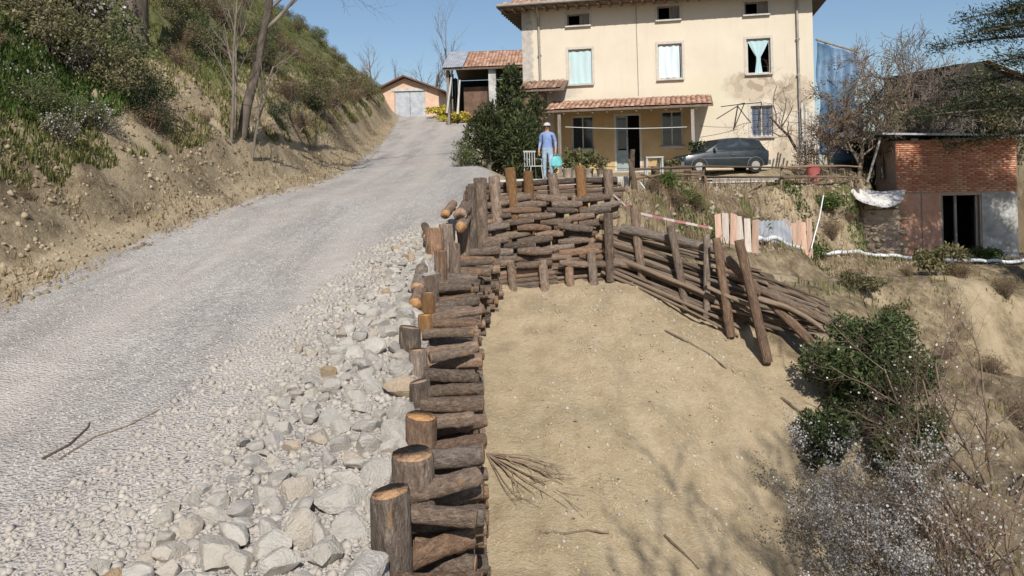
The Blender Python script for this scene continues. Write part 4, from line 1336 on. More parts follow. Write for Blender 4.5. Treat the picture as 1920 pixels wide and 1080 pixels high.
# porch canopy on the front
def canopy(name, pxl, pxr, py_w, py_f, out, mat, skew=0.0, posts=True):
    a = on_plane(house, pxl, py_w[0]); b = on_plane(house, pxr, py_w[1])
    zw = (a.z + b.z) / 2
    f = on_plane(house, (pxl + pxr) / 2, (py_f[0] + py_f[1]) / 2, -out)
    dz = zw - f.z
    W = b.x - a.x + skew
    S = np.array([0, out, dz]); Ls = np.linalg.norm(S); S = S / Ls
    mb = MB()
    x0_, x1_ = a.x - skew, b.x
    mb.add([(x0_, -out, f.z), (x1_, -out, f.z), (x1_, -0.03, zw), (x0_, -0.03, zw), (x0_, -out, f.z - 0.09), (x1_, -out, f.z - 0.09), (x1_, -0.03, zw - 0.09), (x0_, -0.03, zw - 0.09)], [(0, 1, 2, 3), (7, 6, 5, 4), (0, 4, 5, 1), (1, 5, 6, 2), (3, 7, 4, 0)])
    c = put(name, mb.build(name, M['soffit']), house, local=I4)
    V, F, T = tile_strip((x0_, -out - 0.05, f.z + 0.015), (1, 0, 0), S, int(W / 0.19), int(Ls / 0.33), 0.19, 0.33, None, 5)
    o = put('tiles', mesh_np('tiles', V, F, mat, attrs={'tone': T}), c, local=I4); o['kind'] = 'stuff'
    mb = MB()
    for i in range(int(W / 0.55)):
        xx = x0_ + 0.2 + i * 0.55
        mb.add([(xx - .035, -out + .04, f.z - .17), (xx + .035, -out + .04, f.z - .17), (xx + .035, -0.03, zw - .17), (xx - .035, -0.03, zw - .17), (xx - .035, -out + .04, f.z - .092), (xx + .035, -out + .04, f.z - .092), (xx + .035, -0.03, zw - .092), (xx - .035, -0.03, zw - .092)], [(0, 3, 2, 1), (4, 5, 6, 7), (0, 1, 5, 4), (1, 2, 6, 5), (3, 0, 4, 7)])
    put('rafters', mb.build('rafters', M['soffit']), c, local=I4)
    return c, x0_, x1_, f.z
cn, cx0, cx1, cfz = canopy('porch_roof', 1062, 1333, (189, 178), (205, 195), 2.2, M['tile'], 0.55)
mb = MB(); mb.box((cx0 + 0.55, -2.05, cfz / 2 - 0.1), (0.12, 0.12, cfz - 0.08)); put('porch_post', mb.build('porch_post', M['greywood']), house, local=I4)
mb = MB(); mb.box((cx1 - 0.75, -2.05, cfz / 2 - 0.1), (0.12, 0.12, cfz - 0.08)); put('porch_post', mb.build('porch_post', M['greywood']), house, local=I4)
cn2, dx0, dx1, dfz = canopy('side_canopy', 996, 1066, (153, 151), (168, 164), 1.3, M['tile_dark'], 0.3)
mb = MB(); mb.box((dx0 + 0.5, -0.55, dfz / 2 - 0.06), (0.9, 1.0, dfz - 0.1)); put('closet', mb.build('closet', M['closetwall']), house, local=I4)
# paved threshold
mb = MB(); mb.box(((cx0 + cx1) / 2, -1.0, -0.02), (cx1 - cx0 - 0.6, 1.9, 0.16)); put('porch_floor', mb.build('porch_floor', M['concrete']), house, local=I4)
# clothes line bracket beside the porch
br = thing('clothes_rack', 'thin black iron clothes rack bracket fixed beside the barred window', 'rack', chain(house) @ on_plane(house, 1375, 200, -0.02), yaw_h)
mb = MB()
P = lambda px, py, off: chain(house) @ on_plane(house, px, py, off)
for (a, b) in (((1384, 196, -0.06), (1376, 242, -0.06)), ((1384, 196, -0.06), (1396, 193, -1.0)), ((1376, 242, -0.06), (1396, 193, -1.0)), ((1352, 200, -0.5), (1384, 196, -0.06)), ((1428, 192, -0.9), (1384, 196, -0.06)), ((1428, 192, -0.9), (1420, 240, -0.06))):
    mb.tube([P(*a), P(*b)], 0.018, 6)
put('bracket', mb.build('bracket', M['iron']), br)
mb = MB(); pa, pb = P(1060, 238, -1.66), P(1288, 238, -1.66)
mb.tube([pa.lerp(pb, t) + Vector((0, 0, -0.06 * math.sin(math.pi * t))) for t in np.linspace(0, 1, 9)], 0.012, 5)
tag(put('clothes_line', mb.build('clothes_line', M['plastic'])), 'white washing line strung across under the porch roof', 'line')
mb = MB(); pa, pb = P(1312, 236, -0.5), P(1385, 238, -0.1)
mb.tube([pa.lerp(pb, t) + Vector((0, 0, -0.03 * math.sin(math.pi * t))) for t in np.linspace(0, 1, 7)], 0.009, 5)
tag(put('wire_line', mb.build('wire_line', M['iron'])), 'dark wire stretched from the porch to the clothes rack', 'line')

# ---------------------------------------------------------------- garage at the top of the road
gp = at(705, 212, 55.0)
gbase = gz(-6.5, 55) - 0.1
garage = thing('garage', 'small pink brick gabled garage with grey metal doors at the top of the road', 'garage', (at(706, 212, 55).x, 55.0, at(760, 212, 55).z - 0.25), math.radians(-3))
pz = lambda px, py: on_plane(garage, px, py)
W = pz(823, 200).x; zeL, zap = pz(765, 170).z, pz(757, 147).z
zeav = pz(712, 172).z
d0, d1, dz1 = pz(740, 190).x, pz(797, 190).x, pz(768, 171).z
apx = pz(758, 150).x
mb = wall_mesh('wall', 0, W, -1.0, zeav, 0.25, [(d0, d1, -0.99, dz1)], None)
mb.add([(0, 0, zeav), (W, 0, zeav), (apx, 0, zap)], [(0, 1, 2)])
mb.add([(0, 0, -1), (0, 6, -1), (0, 6, zeav), (0, 0, zeav)], [(0, 1, 2, 3)]); mb.add([(W, 0, -1), (W, 6, -1), (W, 6, zeav), (W, 0, zeav)], [(3, 2, 1, 0)])
mb.add([(0, 6, -1), (W, 6, -1), (W, 6, zeav), (apx, 6, zap), (0, 6, zeav)], [(0, 1, 2, 3, 4)])
M['peach'] = two_tone('peach_brick', (0.60, 0.40, 0.28), (0.70, 0.50, 0.37), 2.0, 0.93, 0.3, 0.01, fine=14)
put('wall', mb.build('wall', M['peach']), garage, local=I4)
mb = MB()
for s in (0, 1):
    e = (-0.45, zeav - 0.16) if s == 0 else (W + 0.45, zeav - 0.16)
    mb.add([(e[0], -0.5, e[1]), (apx, -0.5, zap + 0.08), (apx, 6.4, zap + 0.08), (e[0], 6.4, e[1]), (e[0], -0.5, e[1] + 0.1), (apx, -0.5, zap + 0.19), (apx, 6.4, zap + 0.19), (e[0], 6.4, e[1] + 0.1)], [(0, 1, 5, 4), (4, 5, 6, 7), (3, 2, 1, 0), (7, 6, 2, 3), (0, 4, 7, 3)])
put('roof', mb.build('roof', M['tile_dark']), garage, local=I4)
xm = (d0 + d1) / 2
for (a, b) in ((d0 + 0.02, xm - 0.015), (xm + 0.015, d1 - 0.02)):
    mb = MB(); mb.box(((a + b) / 2, 0.08, (dz1 - 0.99) / 2), (b - a, 0.05, dz1 + 0.97))
    for k_ in range(5):
        mb.box((a + (b - a) * (k_ + 0.5) / 5, 0.045, (dz1 - 0.99) / 2), (0.05, 0.03, dz1 + 0.85))
    o = put('door', mb.build('door', M['zincgrey']), garage, local=I4)
mb = MB(); mb.box((xm, -0.02, dz1 + 0.11), (d1 - d0 + 0.4, 0.06, 0.2)); put('lintel', mb.build('lintel', M['concrete']), garage, local=I4)

# ---------------------------------------------------------------- open barn left of the house
barn = thing('open_barn', 'open fronted barn with orange tiled roof beside the farmhouse', 'barn', (at(838, 212, 46).x, 46.0, at(900, 214, 46).z - 0.2), math.radians(-5))
q = lambda px, py, off=0.0: on_plane(barn, px, py, off)
BW = 6.2; ez = q(900, 128).z; rz_ = q(900, 96, 2.4).z
slope_l = math.hypot(2.9, rz_ - ez); S = np.array([0, 2.9, rz_ - ez]) / slope_l
x_t = q(872, 126).x
mb = MB()
mb.add([(-0.1, -0.5, ez), (BW, -0.5, ez), (BW, 2.4, rz_), (-0.1, 2.4, rz_), (-0.1, -0.5, ez - 0.12), (BW, -0.5, ez - 0.12), (BW, 2.4, rz_ - 0.12), (-0.1, 2.4, rz_ - 0.12), (-0.1, 5.5, ez), (BW, 5.5, ez)], [(0, 1, 2, 3), (7, 6, 5, 4), (0, 4, 5, 1), (3, 7, 4, 0), (1, 5, 6, 2), (3, 2, 9, 8)])
rf_ = put('roof', mb.build('roof', M['soffit']), barn, local=I4)
V, F, T = tile_strip((x_t, -0.55, ez + 0.02), (1, 0, 0), S, int((BW - x_t) / 0.2), int(slope_l / 0.36), 0.2, 0.36, None, 8, 0.05)
o = put('tiles', mesh_np('tiles', V, F, M['tile'], attrs={'tone': T}), rf_, local=I4); o['kind'] = 'stuff'
mb = MB()
for i in range(int((x_t + 0.15) / 0.12)):
    xx = -0.15 + i * 0.12
    pA = [(xx, -0.6, ez + 0.02), (xx + 0.06, -0.6, ez + 0.05), (xx + 0.12, -0.6, ez + 0.02)]
    pB = [(a, 2.4, rz_ + (z - ez)) for a, _, z in pA]
    mb.add(pA + pB, [(0, 1, 4, 3), (1, 2, 5, 4)])
put('metal_sheet', mb.build('metal_sheet', M['zincgrey']), rf_, local=I4)
pxp = q(924, 170).x
mb = MB(); mb.box((pxp, 0.0, ez / 2 - 0.3), (0.42, 0.42, ez + 0.5)); put('pillar', mb.build('pillar', M['whitewash']), barn, local=I4)
mb = MB(); mb.box((0.1, 0.0, ez / 2 - 0.3), (0.16, 0.16, ez + 0.5)); put('post', mb.build('post', M['greywood']), barn, local=I4)
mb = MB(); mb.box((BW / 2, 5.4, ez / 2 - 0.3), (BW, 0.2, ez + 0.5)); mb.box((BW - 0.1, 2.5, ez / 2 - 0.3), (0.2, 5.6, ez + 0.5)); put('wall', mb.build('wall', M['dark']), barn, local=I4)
mb = MB()
for k_ in range(9):
    mb.box((0.15 + random.uniform(-0.03, 0.05), 0.3 + k_ * 0.55, ez / 2 - 0.3 + random.uniform(-0.15, 0.1)), (0.04, 0.4, ez + 0.3))
put('boarding', mb.build('boarding', M['soffit']), barn, local=I4)
mb = MB(); mb.box((q(890, 170).x + 0.2, 1.4, 0.9), (1.9, 1.2, 1.9)); put('inner_wall', mb.build('inner_wall', M['closetwall']), barn, local=I4)
for k_, (pa, pb) in enumerate((((838, 212), (848, 132)), ((858, 214), (862, 150)))):
    a, b = q(*pa, -0.3), q(*pb, 0.0)
    mb = MB(); mb.tube([a, b], [0.07, 0.05], 7); put('prop', mb.build('prop', M['palewood']), barn, local=I4)

# ---------------------------------------------------------------- brick shed on the lower terrace
shed = thing('brick_shed', 'low brick shed with a dark doorway in the shade of the cedar', 'shed', at(1684, 490, 26.0), math.radians(-2))
s_ = lambda px, py, off=0.0: on_plane(shed, px, py, off)
shW = s_(1908, 400).x
zt = s_(1760, 262).z; zm = s_(1760, 360).z
zbot = -0.5
dA, dB = s_(1766, 420).x, s_(1838, 420).x
zd = s_(1800, 366).z
mb = wall_mesh('wall', 0, shW, zbot, zt, 0.3, [(dA, dB, zbot + 0.01, zd)], None)
mb.add([(0, 0.3, zbot), (0, 3.6, zbot), (0, 3.6, zt), (0, 0.3, zt)], [(0, 1, 2, 3)]); mb.add([(shW, 0.3, zbot), (shW, 3.6, zbot), (shW, 3.6, zt), (shW, 0.3, zt)], [(3, 2, 1, 0)])
mb.add([(0, 3.6, zbot), (shW, 3.6, zbot), (shW, 3.6, zt), (0, 3.6, zt)], [(0, 1, 2, 3)])
put('wall', mb.build('wall', M['mortar']), shed, local=I4)
# brick courses of the upper storey, proud of the mortar
rngb = np.random.default_rng(61)
V, F, T = [], [], []
bw_, bh_ = 0.25, 0.07
row = 0
z = zm
while z + bh_ < zt:
    x = 0.005 - (0.13 if row % 2 else 0.0)
    while x < shW - 0.02:
        xa, xb = max(x, 0.005), min(x + bw_ - 0.014, shW - 0.005)
        if xb - xa > 0.05:
            yy = -0.018 - rngb.uniform(0, 0.012)
            b = len(V)
            for zz in (z, z + bh_ - 0.014):
                V += [(xa, yy, zz), (xb, yy, zz), (xb, 0.01, zz), (xa, 0.01, zz)]
            F += [(b, b + 1, b + 5, b + 4), (b + 4, b + 5, b + 6, b + 7), (b + 3, b + 2, b + 1, b), (b + 1, b + 2, b + 6, b + 5), (b + 3, b, b + 4, b + 7)]
            T += [rngb.uniform()] * 8
        x += bw_
    z += bh_; row += 1
o = put('bricks', mesh_np('bricks', np.array(V), np.array(F), M['brick'], attrs={'tone': np.array(T)}), shed, local=I4); o['kind'] = 'stuff'
# pink panels left of the doorway, whitewash right of it
mb = MB()
for (xa, xb) in ((0.02, dA * 0.52), (dA * 0.56, dA - 0.04)):
    mb.box(((xa + xb) / 2, -0.012, (zbot + zm) / 2 - 0.02), (xb - xa, 0.03, zm - zbot - 0.08))
put('pink_render', mb.build('pink_render', M['brickwall']), shed, local=I4)
mb = MB(); mb.box(((dB + shW) / 2 + 0.02, -0.012, (zbot + zm) / 2 - 0.02), (shW - dB - 0.06, 0.03, zm - zbot - 0.08))
put('whitewash', mb.build('whitewash', M['whitewash']), shed, local=I4)
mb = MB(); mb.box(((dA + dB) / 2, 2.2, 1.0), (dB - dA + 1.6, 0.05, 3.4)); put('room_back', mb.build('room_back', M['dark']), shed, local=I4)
for xx in (dA + 0.05, dB - 0.06, (dA * 0.6 + dB * 0.4)):
    mb = MB(); mb.box((xx, 0.12, (zbot + zd) / 2), (0.07, 0.08, zd - zbot - 0.03)); put('door_jamb', mb.build('door_jamb', M['greywood']), shed, local=I4)
# thin metal roof
xl = s_(1646, 250).x
mb = MB(); mb.add([(xl, -0.35, zt + 0.20), (shW + 0.3, -0.35, zt + 0.03), (shW + 0.3, 4.0, zt + 0.13), (xl, 4.0, zt + 0.30), (xl, -0.35, zt + 0.26), (shW + 0.3, -0.35, zt + 0.09), (shW + 0.3, 4.0, zt + 0.19), (xl, 4.0, zt + 0.36)], [(3, 2, 1, 0), (4, 5, 6, 7), (0, 1, 5, 4), (1, 2, 6, 5), (2, 3, 7, 6), (3, 0, 4, 7)])
put('roof', mb.build('roof', M['zincgrey']), shed, local=I4)
mb = MB()
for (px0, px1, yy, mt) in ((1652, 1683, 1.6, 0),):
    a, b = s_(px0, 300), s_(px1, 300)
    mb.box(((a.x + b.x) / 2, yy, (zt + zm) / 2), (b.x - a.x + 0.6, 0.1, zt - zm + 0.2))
put('lean_to_back', mb.build('lean_to_back', M['dark']), shed, local=I4)
a, b = s_(1626, 342, -0.4), s_(1651, 258, -0.1)
mb = MB(); mb.tube([a, b], [0.04, 0.035], 7); put('prop', mb.build('prop', M['palewood']), shed, local=I4)

# dry stone terrace wall
sw_ = thing('stone_wall', 'rough dry stone terrace wall left of the brick shed', 'wall', at(1560, 486, 25.2), math.radians(8))
t_ = lambda px, py: on_plane(sw_, px, py)
x1s = t_(1690, 430).x; zts = t_(1620, 392).z
mb = MB(); mb.box((x1s / 2, 0.21, zts / 2 - 0.3), (x1s, 0.3, zts + 0.5)); put('fill', mb.build('fill', M['mortar']), sw_, local=I4)
random.seed(77)
STB = [rock_mesh(950 + i, sub=2, cuts=16, flat=0.8) for i in range(8)]
M['wallstone'] = two_tone('tan_wall_stone', (0.40, 0.31, 0.21), (0.58, 0.48, 0.35), 2.0, 0.92, 0.4, 0.05, rand=0.35)
for me in STB: me.materials[0] = M['wallstone']
z = -0.05
while z < zts - 0.06:
    h = random.uniform(0.13, 0.21); x = random.uniform(-0.05, 0.1)
    while x < x1s:
        w = random.uniform(0.2, 0.42)
        put('stone', random.choice(STB), sw_, local=Matrix.Translation((x + w / 2, 0.10 + random.uniform(-0.03, 0.03), z + h / 2)) @ Matrix.Rotation(random.uniform(-0.1, 0.1), 4, 'Y') @ Matrix.Diagonal((w * 0.52, 0.16, h * 0.74, 1)))
        x += w * 0.98
    z += h * 0.97
# white tarp slung over the wall corner
V, F = [], []
nu, nv = 16, 8
pA, pB, pC, pD = at(1603, 352, 24.8), at(1716, 358, 25.1), at(1690, 380, 24.7), at(1606, 372, 24.6)
for j in range(nv + 1):
    for i in range(nu + 1):
        u, w = i / nu, j / nv
        p = pA.lerp(pB, u).lerp(pD.lerp(pC, u), w)
        p.z -= 0.16 * math.sin(math.pi * u) * (0.3 + w) - 0.02 * math.sin(9 * u + 4 * w); p.y += 0.05 * math.sin(7 * u + 2 * w) + 0.55 * (1 - w)
        V.append(p)
for j in range(nv):
    for i in range(nu):
        a = j * (nu + 1) + i; F.append((a, a + nu + 1, a + nu + 2, a + 1))
n_ = len(V); V2 = [p + Vector((0, 0.012, 0.0)) for p in V]
o = tag(put('white_tarp', soften(MB().add(V + V2, F + [tuple(n_ + k for k in reversed(f)) for f in F]).build('white_tarp', M['tarpw']), 60)), 'dirty white tarpaulin sagging over the stone wall corner', 'tarpaulin')
# building far right behind the trees
far = thing('old_outbuilding', 'dark gabled outbuilding half hidden behind the cedar on the right', 'building', at(1800, 330, 36.0), math.radians(12))
f_ = lambda px, py: on_plane(far, px, py)
fz = f_(1812, 116).z; fe = f_(1800, 200).z
mb = MB(); mb.add([(0, 0, -1), (7, 0, -1), (7, 0, fe), (1.2, 0, fz), (0, 0, fz - 0.1), (0, 5, -1), (7, 5, -1), (7, 5, fe), (1.2, 5, fz), (0, 5, fz - 0.1)], [(0, 1, 2, 3, 4), (5, 0, 4, 9), (1, 6, 7, 2), (9, 8, 7, 6, 5)])
M['shadewall'] = two_tone('shade_dark_wall', (0.022, 0.022, 0.017), (0.055, 0.05, 0.04), 2.0, 0.95, 0.4, 0.03)  # near-black colour paints the tree shade into the outbuilding walls
put('wall', mb.build('wall', M['shadewall']), far, local=I4)
S = np.array([-(7 - 1.2), 0, fz - fe]); Ls = np.linalg.norm(S); S = S / Ls
V, F, T = tile_strip((7.2, -0.3, fe + 0.02), (0, 1, 0), S, 26, int(Ls / 0.36), 0.2, 0.36, None, 9)
o = put('roof', mesh_np('roof', V, F, M['tile'], attrs={'tone': T}), far, local=I4); o['kind'] = 'stuff'
low_b = thing('low_outbuilding', 'low dark shed with an old tiled roof behind the bare trees', 'building', at(1700, 330, 33.0), math.radians(-6))
f2 = lambda px, py: on_plane(low_b, px, py)
e2 = f2(1750, 235).z; w2 = f2(1815, 250).x
mb = MB(); mb.box((w2 / 2, 1.6, e2 / 2 - 0.4), (w2, 3.2, e2 + 0.8)); put('wall', mb.build('wall', M['shadewall']), low_b, local=I4)
S = np.array([0, 3.4, 1.15]); Ls = np.linalg.norm(S); S /= Ls
V, F, T = tile_strip((-0.3, -0.4, e2 + 0.03), (1, 0, 0), S, int((w2 + 0.6) / 0.2), int(Ls / 0.36), 0.2, 0.36, None, 10)
rr = put('roof', mesh_np('roof', V, F, M['tile_dark'], attrs={'tone': T}), low_b, local=I4); rr['kind'] = 'stuff'
# ---------------------------------------------------------------- yard edge, railing, clutter
random.seed(91)
kerb = MB()
for i in range(8):
    x0 = -0.3 + i * 0.37
    kerb.box((x0 + 0.17, 17.6 + 0.02 * (i % 3), -0.26), (0.36, 0.35, 0.36 + 0.02 * (i % 2)))
tag(put('concrete_kerb', kerb.build('concrete_kerb', M['concrete'])), 'pale concrete edging of the yard behind the log posts', 'kerb')

rail = thing('pole_railing', 'rustic pole railing along the edge of the farm yard', 'railing', (2.6, 16.8, gz(2.6, 16.9)))
RP = [(1186, 280, 392, 16.8, 0.08), (1178, 298, 396, 16.7, 0.065), (1320, 308, 436, 19.4, 0.055), (1466, 308, 414, 22.3, 0.05), (1613, 306, 408, 25.2, 0.055)]
for (px, y0, y1, d, r) in RP:
    log(rail, at(px + 6, y1, d), at(px, y0, d), r, 'post', POLES)
for (xa, ya, da, xb, yb, db, r) in ((1186, 318, 16.7, 1322, 312, 19.3, 0.03), (1186, 336, 16.7, 1322, 330, 19.3, 0.03), (1318, 312, 19.3, 1468, 314, 22.2, 0.035), (1318, 332, 19.3, 1468, 332, 22.2, 0.035), (1464, 314, 22.2, 1616, 313, 25.1, 0.035), (1464, 332, 22.2, 1616, 334, 25.1, 0.04), (1330, 398, 19.0, 1432, 342, 21.6, 0.035), (1322, 330, 19.2, 1340, 440, 18.9, 0.03), (1200, 326, 17.0, 1240, 346, 17.6, 0.025)):
    log(rail, at(xa, ya, da), at(xb, yb, db), r, 'rail', POLES)

def boards(name, label, px0, px1, py_top, py_bot, d0, d1, n, mat, tilt=0.12, gap=0.08):
    root = thing(name, label, 'boards', at((px0 + px1) / 2, py_bot(0.5) if callable(py_bot) else py_bot, (d0 + d1) / 2))
    for i in range(n):
        f = (i + 0.5) / n
        px = px0 + (px1 - px0) * f; d = d0 + (d1 - d0) * f
        b = at(px + random.uniform(-1, 1), py_bot(f) if callable(py_bot) else py_bot, d); t = at(px + random.uniform(-4, 3), (py_top(f) if callable(py_top) else py_top) + random.uniform(-5, 5), d + tilt)
        w = (px1 - px0) / n / FPX * d * (1 - gap)
        z = (t - b).normalized(); x = Vector((1, 0.15 * random.uniform(-1, 1), 0)).normalized(); yv = z.cross(x).normalized(); x = yv.cross(z)
        L = (t - b).length
        m = Matrix(((x.x, yv.x, z.x, b.x), (x.y, yv.y, z.y, b.y), (x.z, yv.z, z.z, b.z), (0, 0, 0, 1)))
        mb = MB(); s = random.uniform(-0.02, 0.02)
        mb.add([(-w / 2, -.011, -.15), (w / 2, -.011, -.15), (w / 2, .011, -.15), (-w / 2, .011, -.15), (-w / 2 * .96, -.011, L - s), (w / 2 * .96, -.011, L + s), (w / 2 * .96, .011, L + s), (-w / 2 * .96, .011, L - s)], [(3, 2, 1, 0), (4, 5, 6, 7), (0, 1, 5, 4), (1, 2, 6, 5), (2, 3, 7, 6), (3, 0, 4, 7)])
        put('board', mb.build('board', mat if not isinstance(mat, list) else mat[i % len(mat)]), root, world=m)
    return root


boards('pink_board_row', 'row of upright pinkish boards standing behind the wattle stakes', 1340, 1422, lambda f: 398 + 14 * f, lambda f: 450 + 12 * f, 15.3, 16.0, 6, [M['terracotta'], M['whiteboard'], M['terracotta'], M['whiteboard'], M['whiteboard']])
boards('orange_board_row', 'short row of upright orange pink boards right of the grey sheet', 1460, 1524, lambda f: 418 - 8 * f, lambda f: 462 + 12 * f, 19.4, 20.2, 6, [M['terracotta']])
boards('bleached_board_stack', 'bundle of tall bleached boards leaning against the house corner', 1494, 1538, lambda f: 196 + 40 * abs(f - 0.3), 312, 27.6, 27.4, 9, [M['palewood'], M['greywood']], tilt=1.5, gap=0.3)
boards('shed_plank_row', 'weathered planks leaning on the terrace beside the stone wall', 1556, 1604, lambda f: 440 + 20 * f, 484, 24.6, 24.5, 5, [M['greywood'], M['terracotta']], tilt=0.3, gap=0.45)

# grey corrugated sheet lying on the terrace
V, F = [], []
A, B, C, D = at(1422, 414, 18.4), at(1482, 412, 20.0), at(1488, 466, 19.4), at(1420, 452, 17.9)
for j in range(3):
    for i in range(33):
        u, w = i / 32, j / 2
        p = A.lerp(B, u).lerp(D.lerp(C, u), w); p.z += 0.02 * math.sin(i * 1.57)
        V.append(p)
for j in range(2):
    for i in range(32):
        a = j * 33 + i; F.append((a, a + 33, a + 34, a + 1))
n_ = len(V)
tag(put('corrugated_sheet', MB().add(V + [p + Vector((0, 0.008, -0.008)) for p in V], F + [tuple(n_ + k for k in reversed(f)) for f in F]).build('corrugated_sheet', M['zincgrey'], True)), 'grey corrugated sheet leaning between the two rows of boards', 'metal sheet')

# white drain hose along the terrace
def where_first(px, py, lo, hi, n=160):
    q = at(px, py, 1.0); D = np.linspace(lo, hi, n)
    hit = np.nonzero(q.z * D < ground(q.x * D, D))[0]
    return float(D[hit[0]]) if len(hit) else hi
hp = [(1420, 456, 17.6), (1470, 468, 18.6), (1530, 480, 21.6), (1580, 488, 21.9), (1640, 487, 23.4), (1705, 491, 23.8), (1800, 501, 24.0), (1860, 504, 24.0), (1930, 504, 24.0), (1990, 508, 24.2)]
mb = MB()
pts = []
for (px, py, d) in hp:
    p = at(px, py, d); pts.append(p)
fine = []
for a, b in zip(pts[:-1], pts[1:]):
    for i in range(6):
        p = a.lerp(b, i / 6); fine.append(Vector((p.x, p.y, max(p.z, gz(p.x, p.y)) + 0.12)))
fine.append(pts[-1])
mb.tube(fine, 0.055, 8)
tag(put('drain_hose', mb.build('drain_hose', M['plastic'], True)), 'long white plastic hose snaking along the terrace edge', 'hose')
mb = MB(); mb.tube([at(1521, 466, 20.0), at(1536, 410, 20.3), at(1544, 366, 20.6)], 0.014, 6)
tag(put('white_pipe', mb.build('white_pipe', M['plastic'])), 'thin white pipe standing upright by the grassy bank', 'pipe')
mb = MB(); mb.tube([at(1200, 342, 16.9), at(1208, 352, 16.9), at(1212, 372, 16.9), at(1213, 396, 16.9)], 0.018, 6)
tag(put('bent_pipe', mb.build('bent_pipe', M['plastic'])), 'short bent white pipe right of the tallest railing post', 'pipe')
mb = MB(); a = at(1525, 340, 24.0); a.z = gz(a.x, a.y)
M['redplastic'] = two_tone('faded_red_plastic', (0.42, 0.10, 0.10), (0.52, 0.17, 0.15), 4, 0.55, 0.1, 0.004)
mb.tube([a, a + Vector((0, 0, 0.42)), a + Vector((0, 0, 0.45))], [0.17, 0.20, 0.215], 14); mb.tube([a + Vector((0, 0, .45)), a + Vector((0, 0, .5)), a + Vector((0, 0, .53))], [0.225, 0.21, 0.08], 14)
tag(put('red_bin', soften(mb.build('red_bin', M['redplastic']))), 'faded red plastic bin with a lid behind the railing', 'bin')

# white garden table by the porch
tb = thing('garden_table', 'small white garden table in front of the porch door', 'table', Vector((at(1226, 330, 25).x, 25.0, gz(at(1226, 330, 25).x, 25))))
mb = MB(); mb.box((0, 0, 0.70), (0.55, 0.5, 0.04)); put('table_top', mb.build('table_top', M['dullwhite']), tb, local=I4)
for sx in (-1, 1):
    for sy in (-1, 1):
        mb = MB(); mb.box((sx * 0.24, sy * 0.2, 0.34), (0.045, 0.045, 0.68), taper=1.2); put('leg', mb.build('leg', M['dullwhite']), tb, local=I4)
# white wire chair beside the person
cx_, cd = at(1000, 330, 23.6).x, 23.6
ch = thing('garden_chair', 'white metal garden chair left of the standing person', 'chair', (cx_, cd, gz(cx_, cd)), 0.5)
mb = MB(); mb.box((0, 0, 0.44), (0.42, 0.40, 0.03)); put('seat', mb.build('seat', M['dullwhite']), ch, local=I4)
mb = MB()
for k_ in range(5): mb.box((-0.17 + k_ * 0.085, 0.2, 0.66), (0.022, 0.02, 0.40))
mb.box((0, 0.2, 0.88), (0.42, 0.025, 0.05)); put('backrest', mb.build('backrest', M['dullwhite']), ch, local=I4)
for sx in (-1, 1):
    for sy in (-1, 1):
        mb = MB(); mb.tube([(sx * 0.22, sy * 0.21, 0), (sx * 0.18, sy * 0.18, 0.43)], 0.015, 6); put('leg', mb.build('leg', M['dullwhite']), ch, local=I4)
    mb = MB(); mb.tube([(sx * 0.2, -0.16, 0.44), (sx * 0.21, -0.14, 0.64), (sx * 0.2, 0.19, 0.66)], 0.014, 6); put('armrest', mb.build('armrest', M['dullwhite']), ch, local=I4)

# flower pots with plants
M['pot'] = two_tone('grey_clay_pot', (0.28, 0.24, 0.20), (0.42, 0.36, 0.30), 5, 0.85, 0.2, 0.005)
rows = [(1078, 330, 26.5, 0.55, 'leaf_olive', 'bushy green plant in a pot below the left porch window'), (1104, 332, 26.0, 0.50, 'leaf_green', 'leafy potted plant between window and porch door'), (1128, 335, 25.5, 0.40, 'leaf_olive', 'small potted plant left of the porch door'), (1245, 330, 27.5, 0.42, 'leaf_green', 'low potted plant right of the porch door'), (1262, 331, 27.2, 0.36, 'leaf_olive', 'potted herb below the right porch window'), (1315, 326, 29.0, 0.65, 'leaf_dark', 'dark potted shrub at the right end of the porch'), (1064, 333, 25.4, 0.35, 'leaf_green', 'small potted plant just right of the standing person')]
for i, (px, py, d, s, mt, lab) in enumerate(rows):
    p = at(px, py, d); z = gz(p.x, p.y)
    root = thing('potted_plant', lab, 'plant', (p.x, p.y, z), 0, 'potted plants in front of the porch')
    mb = MB(); mb.tube([(0, 0, 0), (0, 0, 0.25), (0, 0, 0.27), (0, 0, 0.30)], [0.12, 0.165, 0.18, 0.18], 12); put('pot', soften(mb.build('pot', M['pot'])), root, local=I4)
    fol, st, _ = shrub_meshes(700 + i, 0.75, 0.75, 0.75, 420, 0.22, M[mt], lumps=9)
    m = Matrix.Translation((0, 0, 0.24)) @ Matrix.Scale(s, 4)
    put('foliage', fol, root, local=m); put('stem', st, root, local=m)

# clutter in front of the car
for i, (px, d, w, h, lab) in enumerate(((1238, 26.0, 0.55, 0.42, 'dark wooden crate right of the white garden table'), (1272, 26.6, 0.7, 0.5, 'larger dark crate in front of the car bonnet'), (1300, 25.6, 0.5, 0.36, 'low dark crate below the car front'))):
    x = (px - HX) / FPX * d
    cr = thing('crate', lab, 'crate', (x, d, gz(x, d)), 0.2 * i, 'crates in front of the car')
    for k_ in range(4):
        mb = MB(); mb.box((0, -w * 0.4, h * (k_ + 0.5) / 4), (w, 0.02, h / 4 - 0.02)); put('slat', mb.build('slat', M['soffit']), cr, local=I4)
    mb = MB(); mb.box((0, 0, h / 2), (w - 0.03, w * 0.76, h - 0.02)); put('box', mb.build('box', M['closetwall']), cr, local=I4)
pl = thing('plank_pile', 'low pile of grey planks lying behind the pole railing', 'planks', (at(1390, 338, 24.5).x, 24.5, gz(at(1390, 338, 24.5).x, 24.5)), -0.1)
